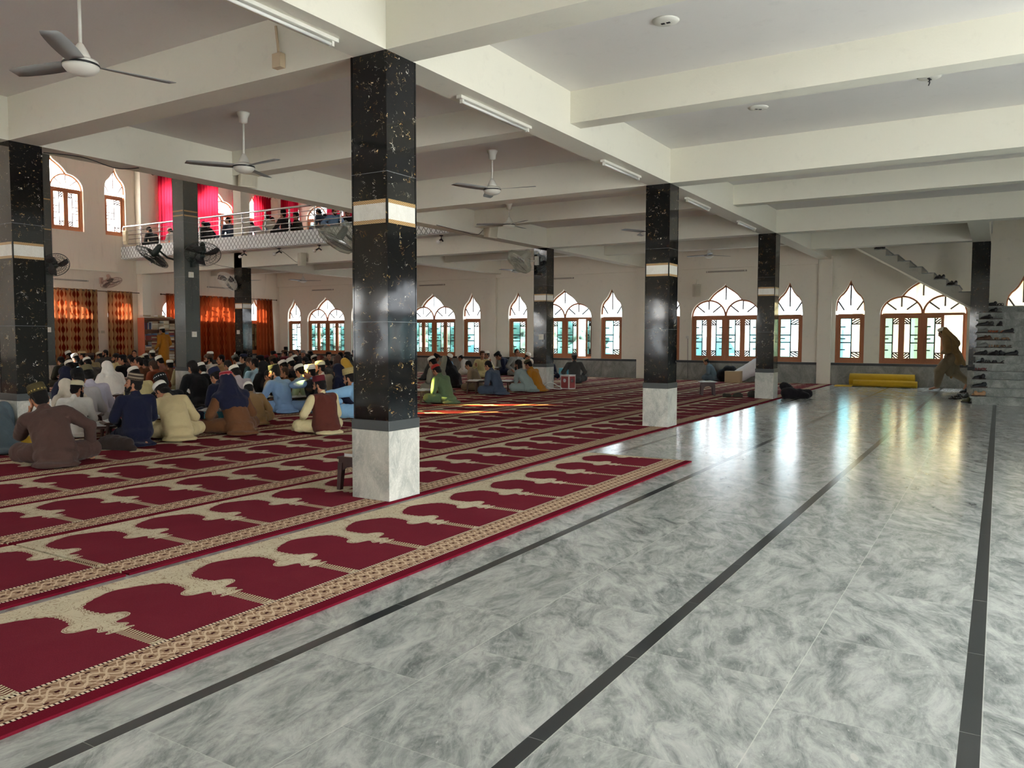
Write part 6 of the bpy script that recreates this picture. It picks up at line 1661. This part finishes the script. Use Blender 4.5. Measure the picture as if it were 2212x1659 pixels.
desk_for('writing', .58, 'dark low desk under the writing man', 'open book under the writing hand of the man in white', mat=dkw)
desk_for('kneeling man in navy', .72, 'dark desk in front of the kneeling navy man', 'open book before the kneeling navy man', mat=dkw)
desk_for('greyish white with a tall black cap', .62, 'low desk before the greyish white back', 'open book before the greyish white back', mat=dkw)
desk_for('white shawl behind', .0, '', None, kind='none')
desk_for('pale lavender', .66, 'low desk between the lavender and navy men', 'open book between the lavender and navy men')
desk_for('bowed low', .62, 'low desk right of the beige man', 'open book beyond the beige man', mat=dkw)
desk_for('left of the turquoise stool', .6, 'low desk before the man in black by the charcoal pillar', 'open book before the dark-haired man in black')
desk_for('black-bearded man in blue', .62, 'low desk before the blue-shirted reader', 'open book before the blue-shirted reader', mat=dkw)
desk_for('raising an arm', .62, 'low desk before the man raising an arm', 'open book before the man raising an arm', mat=dkw)
desk_for('man in brown with a navy', .66, 'turquoise stool table left of the navy-scarfed man', 'open book on the turquoise stool table', kind='stool', mat=M_BLUEP)
desk_for('boy in green', .58, 'pale low desk in front of the green boy', 'thick open book on the desk of the green boy', w=.6)
desk_for('man in slate blue', .60, 'slim-legged low desk at the slate blue man', 'slanted open book before the slate blue man', mat=dkw, h=.3)
desk_for('hand at chin', .60, 'low desk before the grey-green man', 'open book before the grey-green man', mat=dkw)
desk_for('dark wool cap reading', .58, 'low desk before the navy-shawled man', 'open book before the navy-shawled man', mat=dkw)
desk_for('pale mauve', .62, 'low desk in front of the mauve back', 'open book in front of the mauve back', mat=dkw)
for u, v, zz, rz, lab in ((246, 852, .27, .3, 'open book lying between the lavender back and the navy man'), (229, 918, .2, .7, 'open book on a low stand left of the navy man'), (379, 846, .26, .5, 'open book just right of the beige man'), (363, 826, .26, .2, 'open book between the sequinned cap and the man in khaki'), (528, 832, .26, .4, 'open book right of the mauve back'), (556, 852, .26, .3, 'open book left of the camel-coated man'), (645, 852, .24, .6, 'open book at the knees of the man raising an arm')):
    p = G(u, v, zz); rd = math.atan2(p.y, p.x)
    desk(p.x, p.y, Q+rz, 'small desk under the '+lab, w=.46, h=zz-.013-.004, mat=dkw); open_book(p.x, p.y, zz, Q+rz, lab, .95)
p = G(262, 850, 0)
o = thing('box_desk', 'wooden box desk with a green bottle beneath, behind the navy man', 'low desk', (p.x-.35, p.y+.2, .013), .5)
m = MB(); m.box(-.4,-.2,.32,.4,.2,.345); build('desk_top', m, M_TABLE, o)
for a in (-1, 1): m = MB(); m.box(a*.38-.012,-.18,0,a*.38+.012,.18,.32); build('side_panel', m, M_TABLE, o)
m = MB(); m.box(-.37,.16,.12,.37,.18,.32); build('back_panel', m, M_TABLE, o)
bt = MB(); bt.lathe([(.035,0),(.04,.01),(.04,.14),(.03,.17),(.014,.2),(.014,.24),(.001,.241)], (0,0,0), 14)
tag(build('bottle', bt, plain('green_bottle', (38,84,44), .15), None, (p.x-.3, p.y+.15, .014), smooth=True), 'green bottle standing under the wooden box desk', 'bottle')
# cloth heaps by the front reader
q = G(262, 978, 0); q2 = G(30, 980, 0); q3 = G(10, 955, 0)
lump('shoulder_bag', [((q.x-.36,q.y+.02,.085),(q.x-.06,q.y+.12,.08),.085,.08), ((q.x-.34,q.y+.06,.13),(q.x-.16,q.y+.14,.12),.06,.05), ((q.x-.1,q.y+.1,.06),(q.x+.04,q.y+.12,.04),.06,.04)], fabric('dark_brown_bag', (46,36,32)), 'dark brown bag lying between the dark brown and navy men', 'bag', .018, 5, .016, 9)
lump('yellow_cloth', [((q2.x-.2,q2.y+.02,.07),(q2.x+.05,q2.y+.22,.12),.07,.08), ((q2.x-.15,q2.y+.1,.12),(q2.x+.12,q2.y+.35,.14),.05,.05)], fabric('yellow_black_cloth', (166,132,40)), 'crumpled yellow cloth at the left picture edge', 'cloth', .018, 4, .02, 11)
lump('maroon_cloth', [((q3.x-.15,q3.y+.25,.08),(q3.x+.05,q3.y+.4,.1),.08,.08)], fabric('maroon_cloth_heap', (70,38,40)), 'folded maroon cloth at the left picture edge behind the yellow cloth', 'cloth', .02, 4, .015, 10)
# ================================================================== LIGHT, SKY, CAMERA
w = bpy.data.worlds.new('sky'); SC.world = w; w.use_nodes = True
nt = w.node_tree; nt.nodes.clear()
tc = nt.nodes.new('ShaderNodeTexCoord'); sp = nt.nodes.new('ShaderNodeSeparateXYZ'); nt.links.new(tc.outputs['Generated'], sp.inputs[0])
rp = nt.nodes.new('ShaderNodeValToRGB'); e = rp.color_ramp.elements
e[0].position = .45; e[0].color = (.62,.62,.60,1); e[1].position = .75; e[1].color = (.86,.93,1,1)
mp = nt.nodes.new('ShaderNodeMath'); mp.operation = 'MULTIPLY_ADD'; mp.inputs[1].default_value = .5; mp.inputs[2].default_value = .5
nt.links.new(sp.outputs[2], mp.inputs[0]); nt.links.new(mp.outputs[0], rp.inputs[0])
bg = nt.nodes.new('ShaderNodeBackground'); bg.inputs[1].default_value = SKY
nt.links.new(rp.outputs[0], bg.inputs[0]); wo = nt.nodes.new('ShaderNodeOutputWorld'); nt.links.new(bg.outputs[0], wo.inputs[0])
def sun(name, d, strength, col, ang):
    L = bpy.data.lights.new(name, 'SUN'); L.energy = strength; L.color = col; L.angle = math.radians(ang)
    o = bpy.data.objects.new(name, L); C.objects.link(o)
    o.rotation_euler = Vector(d).to_track_quat('-Z', 'Y').to_euler(); o.location = (-40, -20, 20); return o
sun('low_sun', (.80, .515, -.29), SUNE, (1, .92, .80), .5)
cam = bpy.data.cameras.new('camera'); co_ = bpy.data.objects.new('camera', cam); C.objects.link(co_)
cam.sensor_width = 36; cam.lens = F/2212*36; cam.clip_end = 400; cam.clip_start = .05
Mx = Matrix((RGT, UPV, -FWD)).transposed().to_4x4(); Mx.translation = Vector((0,0,CAMH))
co_.matrix_world = Mx; SC.camera = co_
vs = SC.view_settings; vs.view_transform = 'Standard'; vs.look = 'None'; vs.gamma = 1; vs.use_curve_mapping = False; vs.exposure = EXPO
cy = SC.cycles
cy.max_bounces = 9; cy.diffuse_bounces = 6; cy.glossy_bounces = 4; cy.transparent_max_bounces = 24; cy.transmission_bounces = 6
cy.caustics_reflective = False; cy.caustics_refractive = False; cy.sample_clamp_indirect = 6
cy.use_denoising = True
